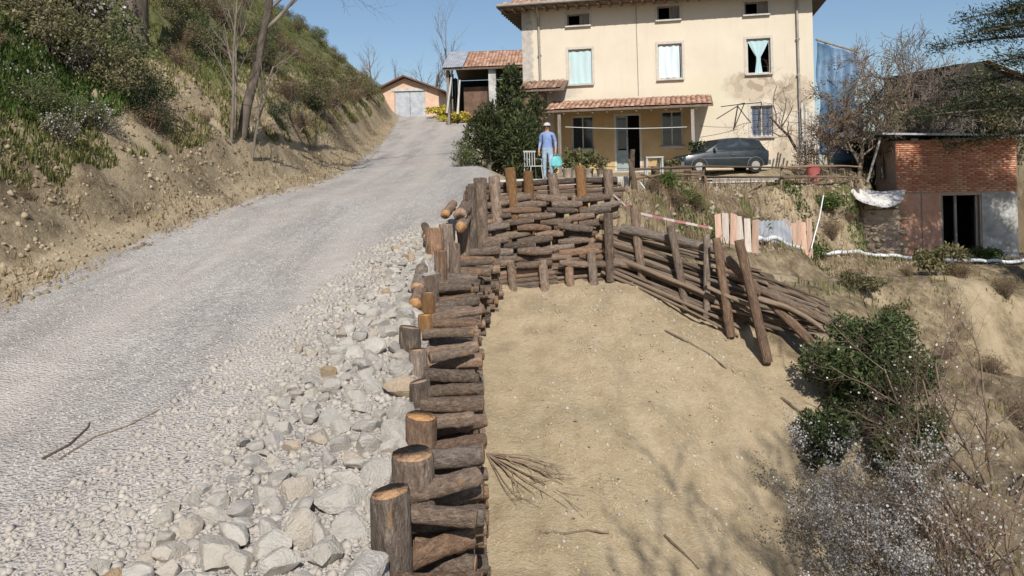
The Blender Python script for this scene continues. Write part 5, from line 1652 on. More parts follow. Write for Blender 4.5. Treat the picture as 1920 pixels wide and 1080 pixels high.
for k_ in range(9):
    mb = MB(); mb.box((random.uniform(-0.15, 0.15), (k_ % 3) * 0.2 - 0.2, 0.03 + (k_ // 3) * 0.055), (random.uniform(1.9, 2.6), 0.17, 0.045)); put('plank', mb.build('plank', M['greywood'] if k_ % 2 else M['palewood']), pl, local=I4)
# ---------------------------------------------------------------- parked hatchback
pc_ = at(1350, 336, 28.6)
car = thing('hatchback_car', 'small dark green hatchback car parked in the yard beside the porch', 'car', (pc_.x, pc_.y, gz(pc_.x, pc_.y)), math.radians(180 + 8))
car.matrix_basis = car.matrix_basis @ Matrix.Scale(0.88, 4)
def car_paint():
    t = NT('dark_green_paint'); n = t.noise(t.coords('Object'), 3, 4)
    nd = t.principled(t.mix(t.maprange(n, .3, .7, 0, .5), (0.016, 0.026, 0.034), (0.03, 0.042, 0.05)), t.maprange(n, .3, .7, .28, .45), None, spec=0.5)
    nd.inputs['Coat Weight'].default_value = 0.4
    return t.mat
M['paint'] = car_paint()
M['rubber'] = two_tone('tyre_rubber', (0.02, 0.02, 0.02), (0.045, 0.043, 0.04), 8, 0.9, 0.1, 0.003)
M['hub'] = two_tone('wheel_steel', (0.35, 0.34, 0.32), (0.5, 0.49, 0.47), 6, 0.45, 0.1, 0.003, metal=0.4)
M['bumper'] = two_tone('grey_bumper_plastic', (0.10, 0.10, 0.10), (0.16, 0.155, 0.15), 5, 0.7, 0.1, 0.003)
M['lamp'] = glass_mat('headlamp_glass', (0.55, 0.56, 0.56), 0.1)
M['redlamp'] = glass_mat('tail_lamp', (0.35, 0.03, 0.02), 0.2)
def loft(sections):
    """sections: list of (x, [(y,z) ...] closed half outline from bottom centre to top centre)"""
    mb = MB(); n = None; V = []
    for (x, prof) in sections:
        full = prof + [(-y_, z_) for (y_, z_) in reversed(prof[1:-1])]
        n = len(full); V += [(x, y_, z_) for (y_, z_) in full]
    F = []
    for i in range(len(sections) - 1):
        for k_ in range(n):
            k2 = (k_ + 1) % n
            F.append((i * n + k_, (i + 1) * n + k_, (i + 1) * n + k2, i * n + k2))
    F.append(tuple(range(n))); e = (len(sections) - 1) * n; F.append(tuple(reversed([e + k_ for k_ in range(n)])))
    mb.add(V, F)
    return mb
def bsec(x, w, zt_, zb_=0.24):
    return (x, [(0, zb_), (w * 0.86, zb_), (w * 0.97, zb_ + 0.10), (w, (zb_ + zt_) / 2), (w * 0.985, zt_ - 0.14), (w * 0.93, zt_ - 0.03), (w * 0.8, zt_), (0, zt_ + 0.012)])
body = loft([bsec(-1.80, 0.66, 0.80, 0.36), bsec(-1.76, 0.72, 0.90, 0.28), bsec(-1.4, 0.775, 0.92), bsec(-0.6, 0.785, 0.90), bsec(0.3, 0.785, 0.885), bsec(0.78, 0.775, 0.87), bsec(1.2, 0.765, 0.80), bsec(1.65, 0.735, 0.735), bsec(1.80, 0.69, 0.66, 0.28), bsec(1.84, 0.64, 0.58, 0.34)])
put('body', soften(body.build('body', M['paint']), 40), car, local=I4)
def gsec(x, zb_, wb, zt_, wt):
    return (x, [(0, zb_), (wb, zb_), (wb - 0.02, zb_ + (zt_ - zb_) * 0.35), (wt + 0.03, zt_ - 0.06), (wt - 0.06, zt_), (0, zt_ + 0.015)])
cab = loft([gsec(-1.70, 0.88, 0.70, 0.94, 0.66), gsec(-1.42, 0.88, 0.725, 1.30, 0.58), gsec(-1.22, 0.88, 0.73, 1.38, 0.585), gsec(-0.5, 0.88, 0.735, 1.41, 0.60), gsec(0.0, 0.87, 0.735, 1.38, 0.59), gsec(0.22, 0.87, 0.735, 1.30, 0.58), gsec(0.86, 0.85, 0.72, 0.90, 0.68)])
put('cabin', soften(cab.build('cabin', M['paint']), 40), car, local=I4)
def side_glass(x0, x1, xt0, xt1, s):
    y0 = s * 0.738; y1 = s * 0.632
    mb = MB(); o_ = s * 0.006
    q_ = [(x0, y0 + o_, 0.945), (x1, y0 + o_, 0.945), (xt1, y1 + o_, 1.31), (xt0, y1 + o_, 1.31)]
    mb.add(q_ + [(a, b - s * 0.02, c) for a, b, c in q_], [(0, 1, 2, 3), (7, 6, 5, 4), (0, 4, 5, 1), (1, 5, 6, 2), (2, 6, 7, 3), (3, 7, 4, 0)])
    return mb
for s in (-1, 1):
    put('side_window', side_glass(-0.42, 0.58, -0.40, 0.14, s).build('side_window', M['glass']), car, local=I4)
    put('side_window', side_glass(-1.42, -0.52, -1.28, -0.50, s).build('side_window', M['glass']), car, local=I4)
    mb = MB(); mb.box((1.72, s * 0.50, 0.60), (0.16, 0.26, 0.13)); put('headlight', mb.build('headlight', M['lamp']), car, local=I4)
    mb = MB(); mb.box((-1.76, s * 0.60, 0.74), (0.08, 0.15, 0.22)); put('tail_light', mb.build('tail_light', M['redlamp']), car, local=I4)
    mb = MB(); mb.box((0.50, s * 0.82, 0.96), (0.10, 0.15, 0.10)); put('mirror', mb.build('mirror', M['bumper']), car, local=I4)
    mb = MB(); mb.box((-0.25, s * 0.79, 0.72), (0.16, 0.03, 0.03)); put('door_handle', mb.build('door_handle', M['bumper']), car, local=I4)
    for xx in (-1.18, 1.16):
        mb = MB(); mb.tube([(xx, s * 0.62, 0.28), (xx, s * 0.64, 0.28), (xx, s * 0.77, 0.28), (xx, s * 0.79, 0.28)], [0.25, 0.28, 0.28, 0.25], 20)
        wl = put('wheel', soften(mb.build('wheel', M['rubber'])), car, local=I4)
        mb = MB(); mb.tube([(xx, s * 0.70, 0.28), (xx, s * 0.796, 0.28), (xx, s * 0.80, 0.28)], [0.18, 0.175, 0.05], 16); put('rim', soften(mb.build('rim', M['hub'])), wl, local=I4)
        mb = MB()
        arc = [(xx + 0.335 * math.cos(a), s * 0.775, 0.28 + 0.335 * math.sin(a)) for a in np.linspace(0, math.pi, 11)]
        mb.tube(arc, 0.022, 6); put('wheel_arch', mb.build('wheel_arch', M['bumper']), car, local=I4)
for (a, nm) in ((((0.30, 1.345, 0.56), (0.80, 0.955, 0.66)), 'windscreen'), (((-1.46, 1.30, 0.52), (-1.66, 0.97, 0.60)), 'rear_window')):
    (xa, za, wa), (xb, zb_, wb) = a
    sgn = 1 if xb > 0 else -1
    mb = MB(); q_ = [(xa, -wa, za), (xa, wa, za), (xb, wb, zb_), (xb, -wb, zb_)]
    mb.add(q_ + [(p[0] - sgn * 0.03, p[1], p[2] - 0.03) for p in q_], [(0, 3, 2, 1), (4, 5, 6, 7), (0, 1, 5, 4), (1, 2, 6, 5), (2, 3, 7, 6), (3, 0, 4, 7)])
    put(nm, mb.build(nm, M['glass']), car, local=I4)
for xx in (1.82, -1.80):
    mb = MB(); mb.box((xx, 0, 0.40), (0.13, 1.42, 0.18)); put('bumper', mb.build('bumper', M['bumper']), car, local=I4)
mb = MB(); mb.box((0.0, 0.0, 0.60), (2.0, 1.585, 0.035)); put('trim_strip', mb.build('trim_strip', M['bumper']), car, local=I4)

# ---------------------------------------------------------------- person
def build_person():
    V, E, R, tagv = [], [], [], []
    def v(p, r, mt, link=None):
        V.append(p); R.append(r if isinstance(r, tuple) else (r, r)); tagv.append(mt)
        if link is not None: E.append((link, len(V) - 1))
        return len(V) - 1
    pel = v((0, 0, 0.95), (0.15, 0.115), 1)
    wai = v((0, 0.0, 1.08), (0.145, 0.105), 0, pel)
    che = v((0, -0.01, 1.28), (0.165, 0.12), 0, wai)
    shl = v((0, 0.0, 1.42), (0.12, 0.085), 0, che)
    nek = v((0, -0.005, 1.50), (0.055, 0.055), 2, shl)
    chin = v((0, -0.02, 1.555), (0.066, 0.072), 2, nek)
    face = v((0, -0.012, 1.62), (0.076, 0.092), 2, chin)
    crown = v((0, 0.005, 1.695), (0.070, 0.085), 2, face)
    for s in (-1, 1):
        sh = v((s * 0.185, 0, 1.40), 0.066, 0, shl)
        el = v((s * 0.245 + (0.02 if s < 0 else 0), 0.03 + (0.05 if s < 0 else 0), 1.15), 0.048, 0, sh)
        wr = v((s * 0.255, -0.07, 0.935), 0.031, 2, el)
        pm = v((s * 0.255, -0.095, 0.865), (0.036, 0.022), 2, wr)
        for k_, (dx, ln) in enumerate(((-0.027, 0.062), (-0.009, 0.072), (0.009, 0.068), (0.026, 0.052))):
            f1 = v((s * 0.255 + dx * 0.4, -0.10 + dx, 0.825), 0.010, 2, pm)
            f2_ = v((s * 0.25 + dx * 0.4 - s * 0.008, -0.105 + dx, 0.825 - ln * 0.55), 0.009, 2, f1)
            v((s * 0.24 + dx * 0.4 - s * 0.014, -0.105 + dx, 0.825 - ln), 0.0075, 2, f2_)
        th = v((s * 0.24, -0.135, 0.865), 0.011, 2, pm); v((s * 0.235, -0.15, 0.83), 0.009, 2, th)
        hp_ = v((s * 0.095, 0, 0.88), (0.098, 0.10), 1, pel)
        kn = v((s * 0.105, -0.05 - 0.08 * s, 0.50), 0.066, 1, hp_)
        an = v((s * 0.11, 0.02 - 0.04 * s, 0.10), 0.05, 1, kn)
        he = v((s * 0.112, 0.035 - 0.04 * s, 0.045), (0.042, 0.04), 3, an)
        v((s * 0.125, -0.13 - 0.04 * s, 0.032), (0.042, 0.028), 3, he)
    me = bpy.data.meshes.new('body')
    me.from_pydata(V, E, [])
    ob = bpy.data.objects.new('tmp_person', me); COL.objects.link(ob)
    ob.modifiers.new('skin', 'SKIN')
    for i, sv in enumerate(me.skin_vertices[0].data):
        sv.radius = R[i]; sv.use_root = (i == 0)
    sb = ob.modifiers.new('sub', 'SUBSURF'); sb.levels = 2; sb.render_levels = 2
    dg = bpy.context.evaluated_depsgraph_get()
    out = bpy.data.meshes.new_from_object(ob.evaluated_get(dg))
    bpy.data.objects.remove(ob)
    out.materials.clear()
    for m_ in ('shirt', 'jeans', 'skin', 'shoe'): out.materials.append(M[m_])
    VV = np.array(V); tv = np.array(tagv)
    n = len(out.polygons); c = np.zeros(n * 3); out.polygons.foreach_get('center', c); c = c.reshape(-1, 3)
    mi = np.zeros(n, int)
    for i, p in enumerate(c):
        if p[2] > 1.475: mi[i] = 2
        elif p[2] < 0.075 and abs(p[0]) < 0.2: mi[i] = 3
        elif abs(p[0]) > 0.195 and p[2] < 1.0: mi[i] = 2
        elif p[2] < 1.0: mi[i] = 1
        else: mi[i] = 0
    out.polygons.foreach_set('material_index', mi.astype(np.int32))
    out.polygons.foreach_set('use_smooth', np.ones(n, bool))
    return out
M['shirt'] = two_tone('blue_shirt_cloth', (0.17, 0.25, 0.48), (0.27, 0.36, 0.60), 9, 0.85, 0.4, 0.02)
M['jeans'] = two_tone('pale_denim', (0.22, 0.31, 0.44), (0.40, 0.50, 0.60), 8, 0.9, 0.4, 0.02)
M['skin'] = two_tone('skin', (0.42, 0.24, 0.17), (0.52, 0.31, 0.22), 10, 0.6, 0.0)
M['shoe'] = two_tone('dark_shoe', (0.03, 0.03, 0.035), (0.07, 0.065, 0.06), 8, 0.7, 0.0)
M['cap'] = two_tone('pale_cap_cloth', (0.45, 0.44, 0.42), (0.60, 0.58, 0.55), 8, 0.85, 0.0)
M['hair'] = two_tone('dark_hair', (0.03, 0.022, 0.016), (0.07, 0.05, 0.04), 12, 0.8, 0.0)
pp = at(1028, 338, 23.6)
person = thing('person', 'person in blue shirt, pale jeans and light cap standing by the juniper', 'person', (pp.x, pp.y, gz(pp.x, pp.y)), math.radians(-8))
put('body', build_person(), person, local=Matrix.Scale(0.97, 4))
mb = MB(); mb.tube([(0, 0.012, 1.665), (0, 0.012, 1.70), (0, 0.015, 1.745), (0, 0.015, 1.77)], [0.108, 0.108, 0.085, 0.03], 14); mb.box((0, -0.13, 1.672), (0.15, 0.12, 0.014))
put('cap', soften(mb.build('cap', M['cap'])), person, local=Matrix.Scale(0.97, 4))
mb = MB(); mb.tube([(0, 0.035, 1.56), (0, 0.03, 1.61), (0, 0.025, 1.668)], [0.07, 0.093, 0.10], 12)
put('hair', soften(mb.build('hair', M['hair'])), person, local=Matrix.Scale(0.97, 4))
mb = MB()
for s in (-1, 1): mb.box((s * 0.033, -0.098, 1.637), (0.024, 0.012, 0.012), 1)
mb.box((0, -0.104, 1.607), (0.022, 0.03, 0.04), 0, taper=0.5); mb.box((0, -0.09, 1.567), (0.045, 0.012, 0.010), 1)
put('face', mb.build('face', [M['skin'], M['hair']]), person, local=Matrix.Scale(0.97, 4))
# bag in the hand
hand = chain(person) @ Vector((0.26, -0.10, 0.80))
bag = thing('shopping_bag', 'turquoise shopping bag hanging from the hand of the standing person', 'bag', hand - Vector((0, 0, 0.42)), 0.3)
M['bagcloth'] = two_tone('turquoise_bag', (0.10, 0.42, 0.47), (0.22, 0.58, 0.60), 7, 0.5, 0.3, 0.02)
mb = MB(); mb.tube([(0, 0, 0), (0, 0, 0.05), (0, 0, 0.18), (0, 0, 0.30), (0, 0, 0.33)], [0.10, 0.15, 0.16, 0.12, 0.05], 10)
bme = mb.build('sack', M['bagcloth']); soften(bme)
put('sack', bme, bag, local=Matrix.Diagonal((1.15, 0.6, 1, 1)))
mb = MB(); mb.tube([(-0.05, 0, 0.31), (-0.03, 0, 0.38), (0, 0, 0.41), (0.03, 0, 0.38), (0.05, 0, 0.31)], 0.010, 6); put('handle', mb.build('handle', M['bagcloth']), bag, local=I4)

# ---------------------------------------------------------------- blue tarp by the house corner
V, F = [], []
A, B, C, D = at(1532, 78, 34.5), at(1606, 100, 35.2), at(1600, 300, 34.8), at(1538, 290, 34.2)
nu, nv = 26, 22
for j in range(nv + 1):
    for i in range(nu + 1):
        u, w = i / nu, j / nv
        p = A.lerp(B, u).lerp(D.lerp(C, u), w)
        p.y += 0.10 * math.sin(u * 17 + 2 * w) + 0.16 * math.sin(w * 9 + 3 * u); p.x += 0.05 * math.sin(w * 14)
        V.append(p)
for j in range(nv):
    for i in range(nu):
        a = j * (nu + 1) + i; F.append((a, a + nu + 1, a + nu + 2, a + 1))
n_ = len(V)
tag(put('blue_tarp', soften(MB().add(V + [p + Vector((0, 0.012, 0)) for p in V], F + [tuple(n_ + k for k in reversed(f)) for f in F]).build('blue_tarp', M['tarpb']), 60)), 'faded blue tarpaulin hanging in folds right of the farmhouse', 'tarpaulin')
frame_t = MB(); frame_t.tube([at(1530, 74, 34.7), at(1612, 98, 35.4)], 0.05, 6); frame_t.tube([at(1608, 98, 35.4), at(1612, 330, 35.2)], 0.05, 6); frame_t.tube([at(1548, 78, 34.9), at(1556, 330, 34.9)], 0.05, 6)
tag(put('tarp_frame', frame_t.build('tarp_frame', M['greywood'])), 'wooden pole frame that carries the blue tarpaulin', 'frame')
# round blue barrels low behind the shrubs
M['barrel'] = two_tone('blue_barrel_plastic', (0.06, 0.13, 0.22), (0.12, 0.20, 0.30), 4, 0.5, 0.1, 0.004)
for (px, py, d, lab) in ((1578, 300, 30.0, 'blue plastic water drum under the tarpaulin'), (1592, 250, 31.0, 'smaller blue drum standing behind the water drum')):
    p = at(px, py, d); z = gz(p.x, p.y); h = p.z - z + 0.75
    if py == 250: h = 1.35; z = at(1592, 252, 31).z - 0.2
    else: z = at(1578, 296, 30).z - 0.2; h = 1.15
    mb = MB(); mb.tube([(p.x, p.y, z), (p.x, p.y, z + .1 * h), (p.x, p.y, z + .33 * h), (p.x, p.y, z + .36 * h), (p.x, p.y, z + .66 * h), (p.x, p.y, z + .69 * h), (p.x, p.y, z + .95 * h), (p.x, p.y, z + h)], [0.40, 0.5, 0.52, 0.49, 0.52, 0.49, 0.47, 0.36], 18)
    mb.tube([(p.x, p.y, gz(p.x, p.y) - 0.1), (p.x, p.y, z)], 0.3, 8)
    tag(put('drum', soften(mb.build('drum', M['barrel']))), lab, 'drum')
# ---------------------------------------------------------------- vegetation
def bare_tree(name, label, base, seed, h, r, levels=5, kids=(6, 4, 4, 4), lean=(0, 0), ang=0.65, shrink=0.62, wob=0.1, first=0.3, cat='tree', bark=None, twig=None, leaf=None, leaf_size=0.06, per_tip=2, segs=5, droop=0.0, group=None, rshrink=0.5, rmin=0.003):
    rng = np.random.default_rng(seed)
    S, tips = branching(rng, (0, 0, 0), h, r, levels, kids, lean, ang, shrink, segs, wob, first, rshrink, droop)
    S = [(a, b, max(ra, rmin), max(rb, rmin * 0.6), lv) for (a, b, ra, rb, lv) in S]
    root = thing(name, label, cat, base, 0, group)
    tr = [s for s in S if s[4] == 0]; br = [s for s in S if s[4] > 0]
    V, F = seg_mesh(tr, 9, 5, 1); put('trunk', mesh_np('trunk', V, F, bark or M['tree_bark'], smooth=True), root, local=I4)
    V, F = seg_mesh(br, 6, 3, 3); put('branches', mesh_np('branches', V, F, twig or M['twig']), root, local=I4)
    if leaf:
        P = np.repeat(np.array([tuple(t[0]) for t in tips]), per_tip, 0) + rng.normal(size=(len(tips) * per_tip, 3)) * 0.12
        V, F = leaves(P, leaf_size, rng, 0.7); put('crown', mesh_np('crown', V, F, leaf, attrs={'tone': tone(rng, len(P))}), root, local=I4)
    return root

def on_ground(px, d):
    x = (px - HX) / FPX * d
    return Vector((x, d, gz(x, d)))

# leaning tree with forked crown on the bank
p = at(452, 240, 18.0); p.z = gz(p.x, p.y) - 0.1
bare_tree('leaning_tree', 'bare leaning tree with forked trunk on the left bank', p, 12, 6.0, 0.12, 6, (7, 5, 4, 4, 3), (0.17, 0.05), 0.6, 0.6, 0.07, 0.42, segs=8)
p = at(254, 82, 17.2); p.z = gz(p.x, p.y) - 0.2
bare_tree('thick_tree', 'thick grey brown trunk at the top of the left hillside', p, 14, 8.0, 0.27, 4, (6, 5, 4), (0.02, 0.0), 0.6, 0.5, 0.05, 0.6, segs=6)
for i, (px, py, d, h, ln, lab) in enumerate(((432, 225, 17.2, 3.2, -0.03, 'slender pale sapling left of the leaning tree'), (441, 222, 17.6, 2.6, 0.06, 'thin straight sapling touching the leaning tree'), (470, 230, 17.8, 2.2, 0.1, 'low thin sapling right of the leaning tree base'))):
    p = at(px, py, d); p.z = gz(p.x, p.y) - 0.1
    bare_tree('sapling', lab, p, 30 + i, h, 0.035, 4, (7, 4, 3), (ln, 0), 0.5, 0.4, 0.06, 0.35, group='saplings on the bank', bark=M['twig'])
# far trees on the skyline
for i, (px, d, h, lab) in enumerate(((845, 70, 6.5, 'bare tree standing up behind the barn roof'), (700, 85, 4.6, 'bare scrubby tree on the skyline left of the garage'), (800, 80, 4.4, 'bare tree just right of the garage gable'), (822, 66, 3.6, 'small bare tree between garage and barn'), (962, 68, 5.6, 'bare treetop above the ridge of the barn'), (730, 95, 5.0, 'hazy tree behind the garage roof'))):
    p = on_ground(px, d)
    bare_tree('skyline_tree', lab, p, 50 + i, h, 0.14, 5, (7, 5, 4, 3), (0, 0), 0.5, 0.5, 0.1, 0.25, group='bare trees on the skyline')

# bare trees and scrub right of the house
for i, (px, py, d, h, r, lf, sz, lab) in enumerate((
        (1700, 300, 28.0, 3.4, 0.09, None, 0, 'bare grey tree right of the blue tarpaulin'),
        (1655, 300, 26.8, 2.4, 0.08, None, 0.08, 'budding olive green tree in front of the tarpaulin'),
        (1610, 305, 26.2, 2.5, 0.08, 'leaf_olive', 0.07, 'thin budding tree left of the brick shed'),
        (1560, 310, 26.0, 1.7, 0.06, 'leaf_dry', 0.06, 'brown leaved shrub tree at the house corner'),
        (1745, 290, 29.0, 2.4, 0.09, None, 0, 'bare tree leaning over the brick shed roof'),
        (1640, 300, 30.5, 3.4, 0.08, None, 0, 'tall bare sapling behind the tarpaulin'))):
    p = on_ground(px, d)
    if d > 26 and px > 1640: p.z = max(p.z, -0.4)
    bare_tree('yard_tree', lab, p, 80 + i, h, r, 5, (9, 7, 5, 4), (0.05 * (i % 3 - 1), 0), 0.75, 0.55, 0.14, 0.08, rmin=0.009, leaf=M[lf] if lf else None, leaf_size=sz, per_tip=1, group='trees right of the house', twig=M['twigb'] if i % 2 else M['twig'])
# climbing stems at the house corner
p = on_ground(1518, 28.2)
bare_tree('climber', 'bare climbing vine trained against the right corner of the house', p, 97, 2.4, 0.07, 5, (7, 5, 4, 3), (-0.25, 0.2), 0.9, 0.6, 0.2, 0.4, cat='vine', twig=M['twigb'])

# juniper hedge beside the road: several dark lobes
def conifer_mesh(seed, n, rx, ry, rz, size, mat, lumps=30):
    rng = np.random.default_rng(seed)
    k = rng.uniform(0, 1, lumps) ** 0.8
    cz = k * rz * 0.92; rr = (1 - k) ** 0.55 * rng.uniform(0.35, 0.8, lumps)
    an = rng.uniform(0, 6.28, lumps)
    c = np.stack([np.cos(an) * rr * rx, np.sin(an) * rr * ry, cz], 1)
    lr = (0.20 + 0.26 * (1 - k)) * rng.uniform(0.7, 1.2, lumps)
    q = rng.choice(lumps, n, p=lr ** 2 / (lr ** 2).sum())
    d = rng.normal(size=(n, 3)); d /= np.linalg.norm(d, axis=1, keepdims=True)
    P = c[q] + d * (lr[q] * rng.uniform(0.5, 1.0, n))[:, None] * np.array([rx, ry, rz * 0.42])
    dirs = d + np.array([0, 0, 0.7])
    V, F = leaves(P, size, rng, 0.35, dirs=dirs)
    return mesh_np('foliage', V, F, mat, attrs={'tone': tone(rng, n)}), c, lr
def conifer(name, label, base, seed, n, rx, ry, rz, size, mat):
    fol, c, lr = conifer_mesh(seed, n, rx, ry, rz, size, mat)
    root = thing(name, label, 'conifer', base)
    mb = MB(); mb.tube([(0, 0, -0.2), (0, 0, rz * 0.5), (0, 0, rz * 0.9)], [0.10, 0.06, 0.02], 7); put('trunk', mb.build('trunk', M['tree_bark']), root, local=I4)
    S = []
    for q in c: S.append((Vector((0, 0, max(0.1, q[2] - 0.3))), Vector(q), 0.03, 0.012, 1))
    V, F = seg_mesh(S, 4, 4, 9); put('branches', mesh_np('branches', V, F, M['tree_bark']), root, local=I4)
    put('crown', fol, root, local=I4)
    return root
conifer('juniper', 'tall dark juniper between the road and the standing person', on_ground(962, 26.5), 1, 10500, 1.2, 1.1, 3.8, 0.13, M['leaf_juniper'])
conifer('juniper', 'broad low juniper bulging over the road edge', on_ground(918, 25.2), 2, 7500, 1.1, 1.0, 2.2, 0.12, M['leaf_juniper'])
conifer('juniper', 'rounded juniper in front of the tall one', on_ground(976, 24.9), 3, 6000, 0.85, 0.8, 2.15, 0.12, M['leaf_juniper'])
conifer('juniper', 'loose juniper top right below the dark canopy', on_ground(1008, 27.4), 5, 4500, 0.8, 0.8, 2.9, 0.12, M['leaf_juniper'])
# grass clump at the road corner
fol, st, _ = shrub_meshes(66, 0.55, 0.4, 0.45, 900, 0.10, M['leaf_green'], aspect=0.25)
place_plant('verge_bush', (fol, st), 'low bright green bush at the foot of the junipers on the road side', 'bush', on_ground(866, 24.6))
# forsythia
for i, (px, py, d, s, lab) in enumerate(((820, 212, 51, 1.15, 'yellow flowering bush right of the garage'), (862, 216, 47, 0.9, 'low yellow flowering bush in front of the barn'), (842, 215, 48.5, 0.8, 'small yellow bush between the two larger ones'))):
    p = at(px, py, d)
    p.z = gz(p.x, p.y) - 0.05
    fol, st, _ = shrub_meshes(60 + i, 1.0, 0.8, 0.42, 1100, 0.14, M['yellow'], lumps=12)
    place_plant('yellow_bush', (fol, st), lab, 'bush', p, 0, s, 'yellow bushes at the top of the road')

# hillside shrubs: several kinds, each bush its own object
KIND = {
    'olive': [shrub_meshes(110 + i, 1.0, 1.0, 0.8, 3200, 0.065, M['leaf_olive'], lumps=40, lump_r=0.32) for i in range(3)],
    'green': [shrub_meshes(120 + i, 1.0, 1.0, 0.8, 3200, 0.06, M['leaf_green'], lumps=40, lump_r=0.32) for i in range(2)],
    'dark': [shrub_meshes(130 + i, 0.9, 0.9, 0.95, 4000, 0.065, M['leaf_dark'], lumps=30, lump_r=0.32) for i in range(2)],
    'dry': [shrub_meshes(140 + i, 1.0, 1.0, 0.7, 2600, 0.065, M['leaf_dry'], M['twigb'], aspect=0.28, lumps=30, stems=40, lump_r=0.34) for i in range(3)],
    'blossom': [shrub_meshes(150 + i, 1.0, 1.0, 0.85, 1500, 0.075, M['leaf_olive'], lumps=20, stems=18, flower=420, flower_mat=M['blossom'], lump_r=0.34) for i in range(2)],
}
LAB = {'olive': 'olive green leafy shrub on the slope left of the road', 'green': 'fresh green shrub on the slope left of the road', 'dark': 'dark evergreen shrub on the slope left of the road', 'dry': 'brown leafless scrub on the slope left of the road', 'blossom': 'white flowering shrub high on the left slope'}
rng = np.random.default_rng(202)
spots = []
# (pixel, pixel, distance, size, kind) of the ones that stand out
for (px, py, d, s, k_) in ((95, 110, 14.5, 0.95, 'olive'), (160, 60, 16.5, 1.0, 'blossom'), (215, 150, 15.0, 0.9, 'green'), (120, 20, 19, 1.1, 'blossom'), (250, 190, 14.2, 0.8, 'olive'), (275, 235, 13.6, 0.6, 'dark'), (300, 265, 13.8, 0.5, 'dry'), (335, 140, 16.5, 0.7, 'dry'),
                         (380, 100, 18.5, 0.9, 'green'), (330, 40, 20, 1.0, 'olive'), (400, 50, 22, 1.1, 'dry'), (500, 130, 21, 0.9, 'olive'), (540, 180, 20.5, 0.75, 'dry'), (585, 200, 22, 0.8, 'olive'), (560, 240, 19, 0.55, 'dry'), (620, 200, 24, 0.8, 'dry'), (650, 215, 26, 0.8, 'olive'), (600, 130, 28, 1.0, 'olive'), (690, 200, 30, 0.9, 'dry'),
                         (60, 200, 12.6, 0.55, 'green'), (150, 230, 12.4, 0.5, 'green'), (40, 40, 16, 1.0, 'olive'), (190, 250, 12.6, 0.4, 'blossom'), (110, 250, 11.8, 0.36, 'blossom'), (520, 235, 18.6, 0.5, 'dark'), (610, 240, 21.4, 0.5, 'dark'), (480, 90, 24, 1.0, 'green'), (660, 170, 34, 1.1, 'olive'), (712, 190, 38, 1.0, 'olive'), (725, 215, 40, 0.9, 'dry')):
    spots.append((px, d, s, k_, py))
for (px, d, s, k_, py) in spots:
    # walk up the slope along this bearing to where the land is at that pixel height
    best = None
    q = at(px, py, 1.0); D_ = np.linspace(d - 3.5, d + 6, 40); g_ = ground(q.x * D_, D_)
    j_ = int(np.argmin(np.abs(q.z * D_ - g_))); best = (0, q.x * D_[j_], float(D_[j_]), g_[j_])
    _, x, y, z = best
    if x > float(edgeL(y)) - 1.15: x = float(edgeL(y)) - 1.15 - 0.3 * s
    z = gz(x, y) - 0.12
    me = KIND[k_][int(rng.integers(len(KIND[k_])))]
    place_plant('shrub', me, LAB[k_], 'shrub', (x, y, z), rng.uniform(0, 6.28), s * rng.uniform(0.9, 1.1), k_ + ' shrubs on the left slope')
nsc = 0
while nsc < 130:
    y = 10 + 52 * rng.uniform() ** 1.3; s0 = 0.9 + 12 * rng.uniform() ** 1.2
    x = float(edgeL(y)) - s0
    px = x / y * FPX + HX
    if px < -60 or px > 730: continue
    k_ = rng.choice(['olive', 'dry', 'green', 'dark', 'blossom'], p=[0.42, 0.42, 0.09, 0.04, 0.03])
    if s0 < 1.9: k_ = 'dry'
    sc = rng.uniform(0.32, 0.75) * (0.45 if s0 < 2 else 0.7 if s0 < 3 else 1.0)
    me = KIND[k_][int(rng.integers(len(KIND[k_])))]
    place_plant('shrub', me, LAB[k_], 'shrub', (x, y, gz(x, y) - 0.1), rng.uniform(0, 6.28), sc, k_ + ' shrubs on the left slope')
    nsc += 1

def grass_field(name, n, sampler, hmin, hmax, mat, seed, label, wid=0.012):
    rng = np.random.default_rng(seed)
    X, Y = sampler(rng, n)
    Z = ground(X, Y); N = len(X)
    h = rng.uniform(hmin, hmax, N); a = rng.uniform(0, 6.28, N); ln = rng.uniform(0.1, 0.7, N)
    w = wid * rng.uniform(0.6, 1.5, N)
    dx, dy = np.cos(a), np.sin(a)
    b1 = np.stack([X - dy * w, Y + dx * w, Z - 0.02], 1); b2 = np.stack([X + dy * w, Y - dx * w, Z - 0.02], 1)
    m1 = np.stack([X + dx * h * ln * 0.4 - dy * w * .7, Y + dy * h * ln * 0.4 + dx * w * .7, Z + h * 0.6], 1); m2 = np.stack([X + dx * h * ln * 0.4 + dy * w * .7, Y + dy * h * ln * 0.4 - dx * w * .7, Z + h * 0.6], 1)
    tp = np.stack([X + dx * h * ln, Y + dy * h * ln, Z + h * (1 - 0.3 * ln)], 1)
    V = np.stack([b1, b2, m2, m1, tp], 1).reshape(-1, 3)
    b = (np.arange(N) * 5)[:, None]
    patch = fbm(X * 0.5, Y * 0.5, seed, 3)
    tn = np.clip(rng.uniform(0, 1, N) * 0.6 + (patch - 0.3) * 1.0, 0, 1)
    me = mesh_np(name, V, [b + np.array([[0, 1, 2, 3]]), b + np.array([[3, 2, 4]])], mat, attrs={'tone': np.repeat(tn, 5)})
    o = put(name, me); o['kind'] = 'stuff'; tag(o, label, 'grass')
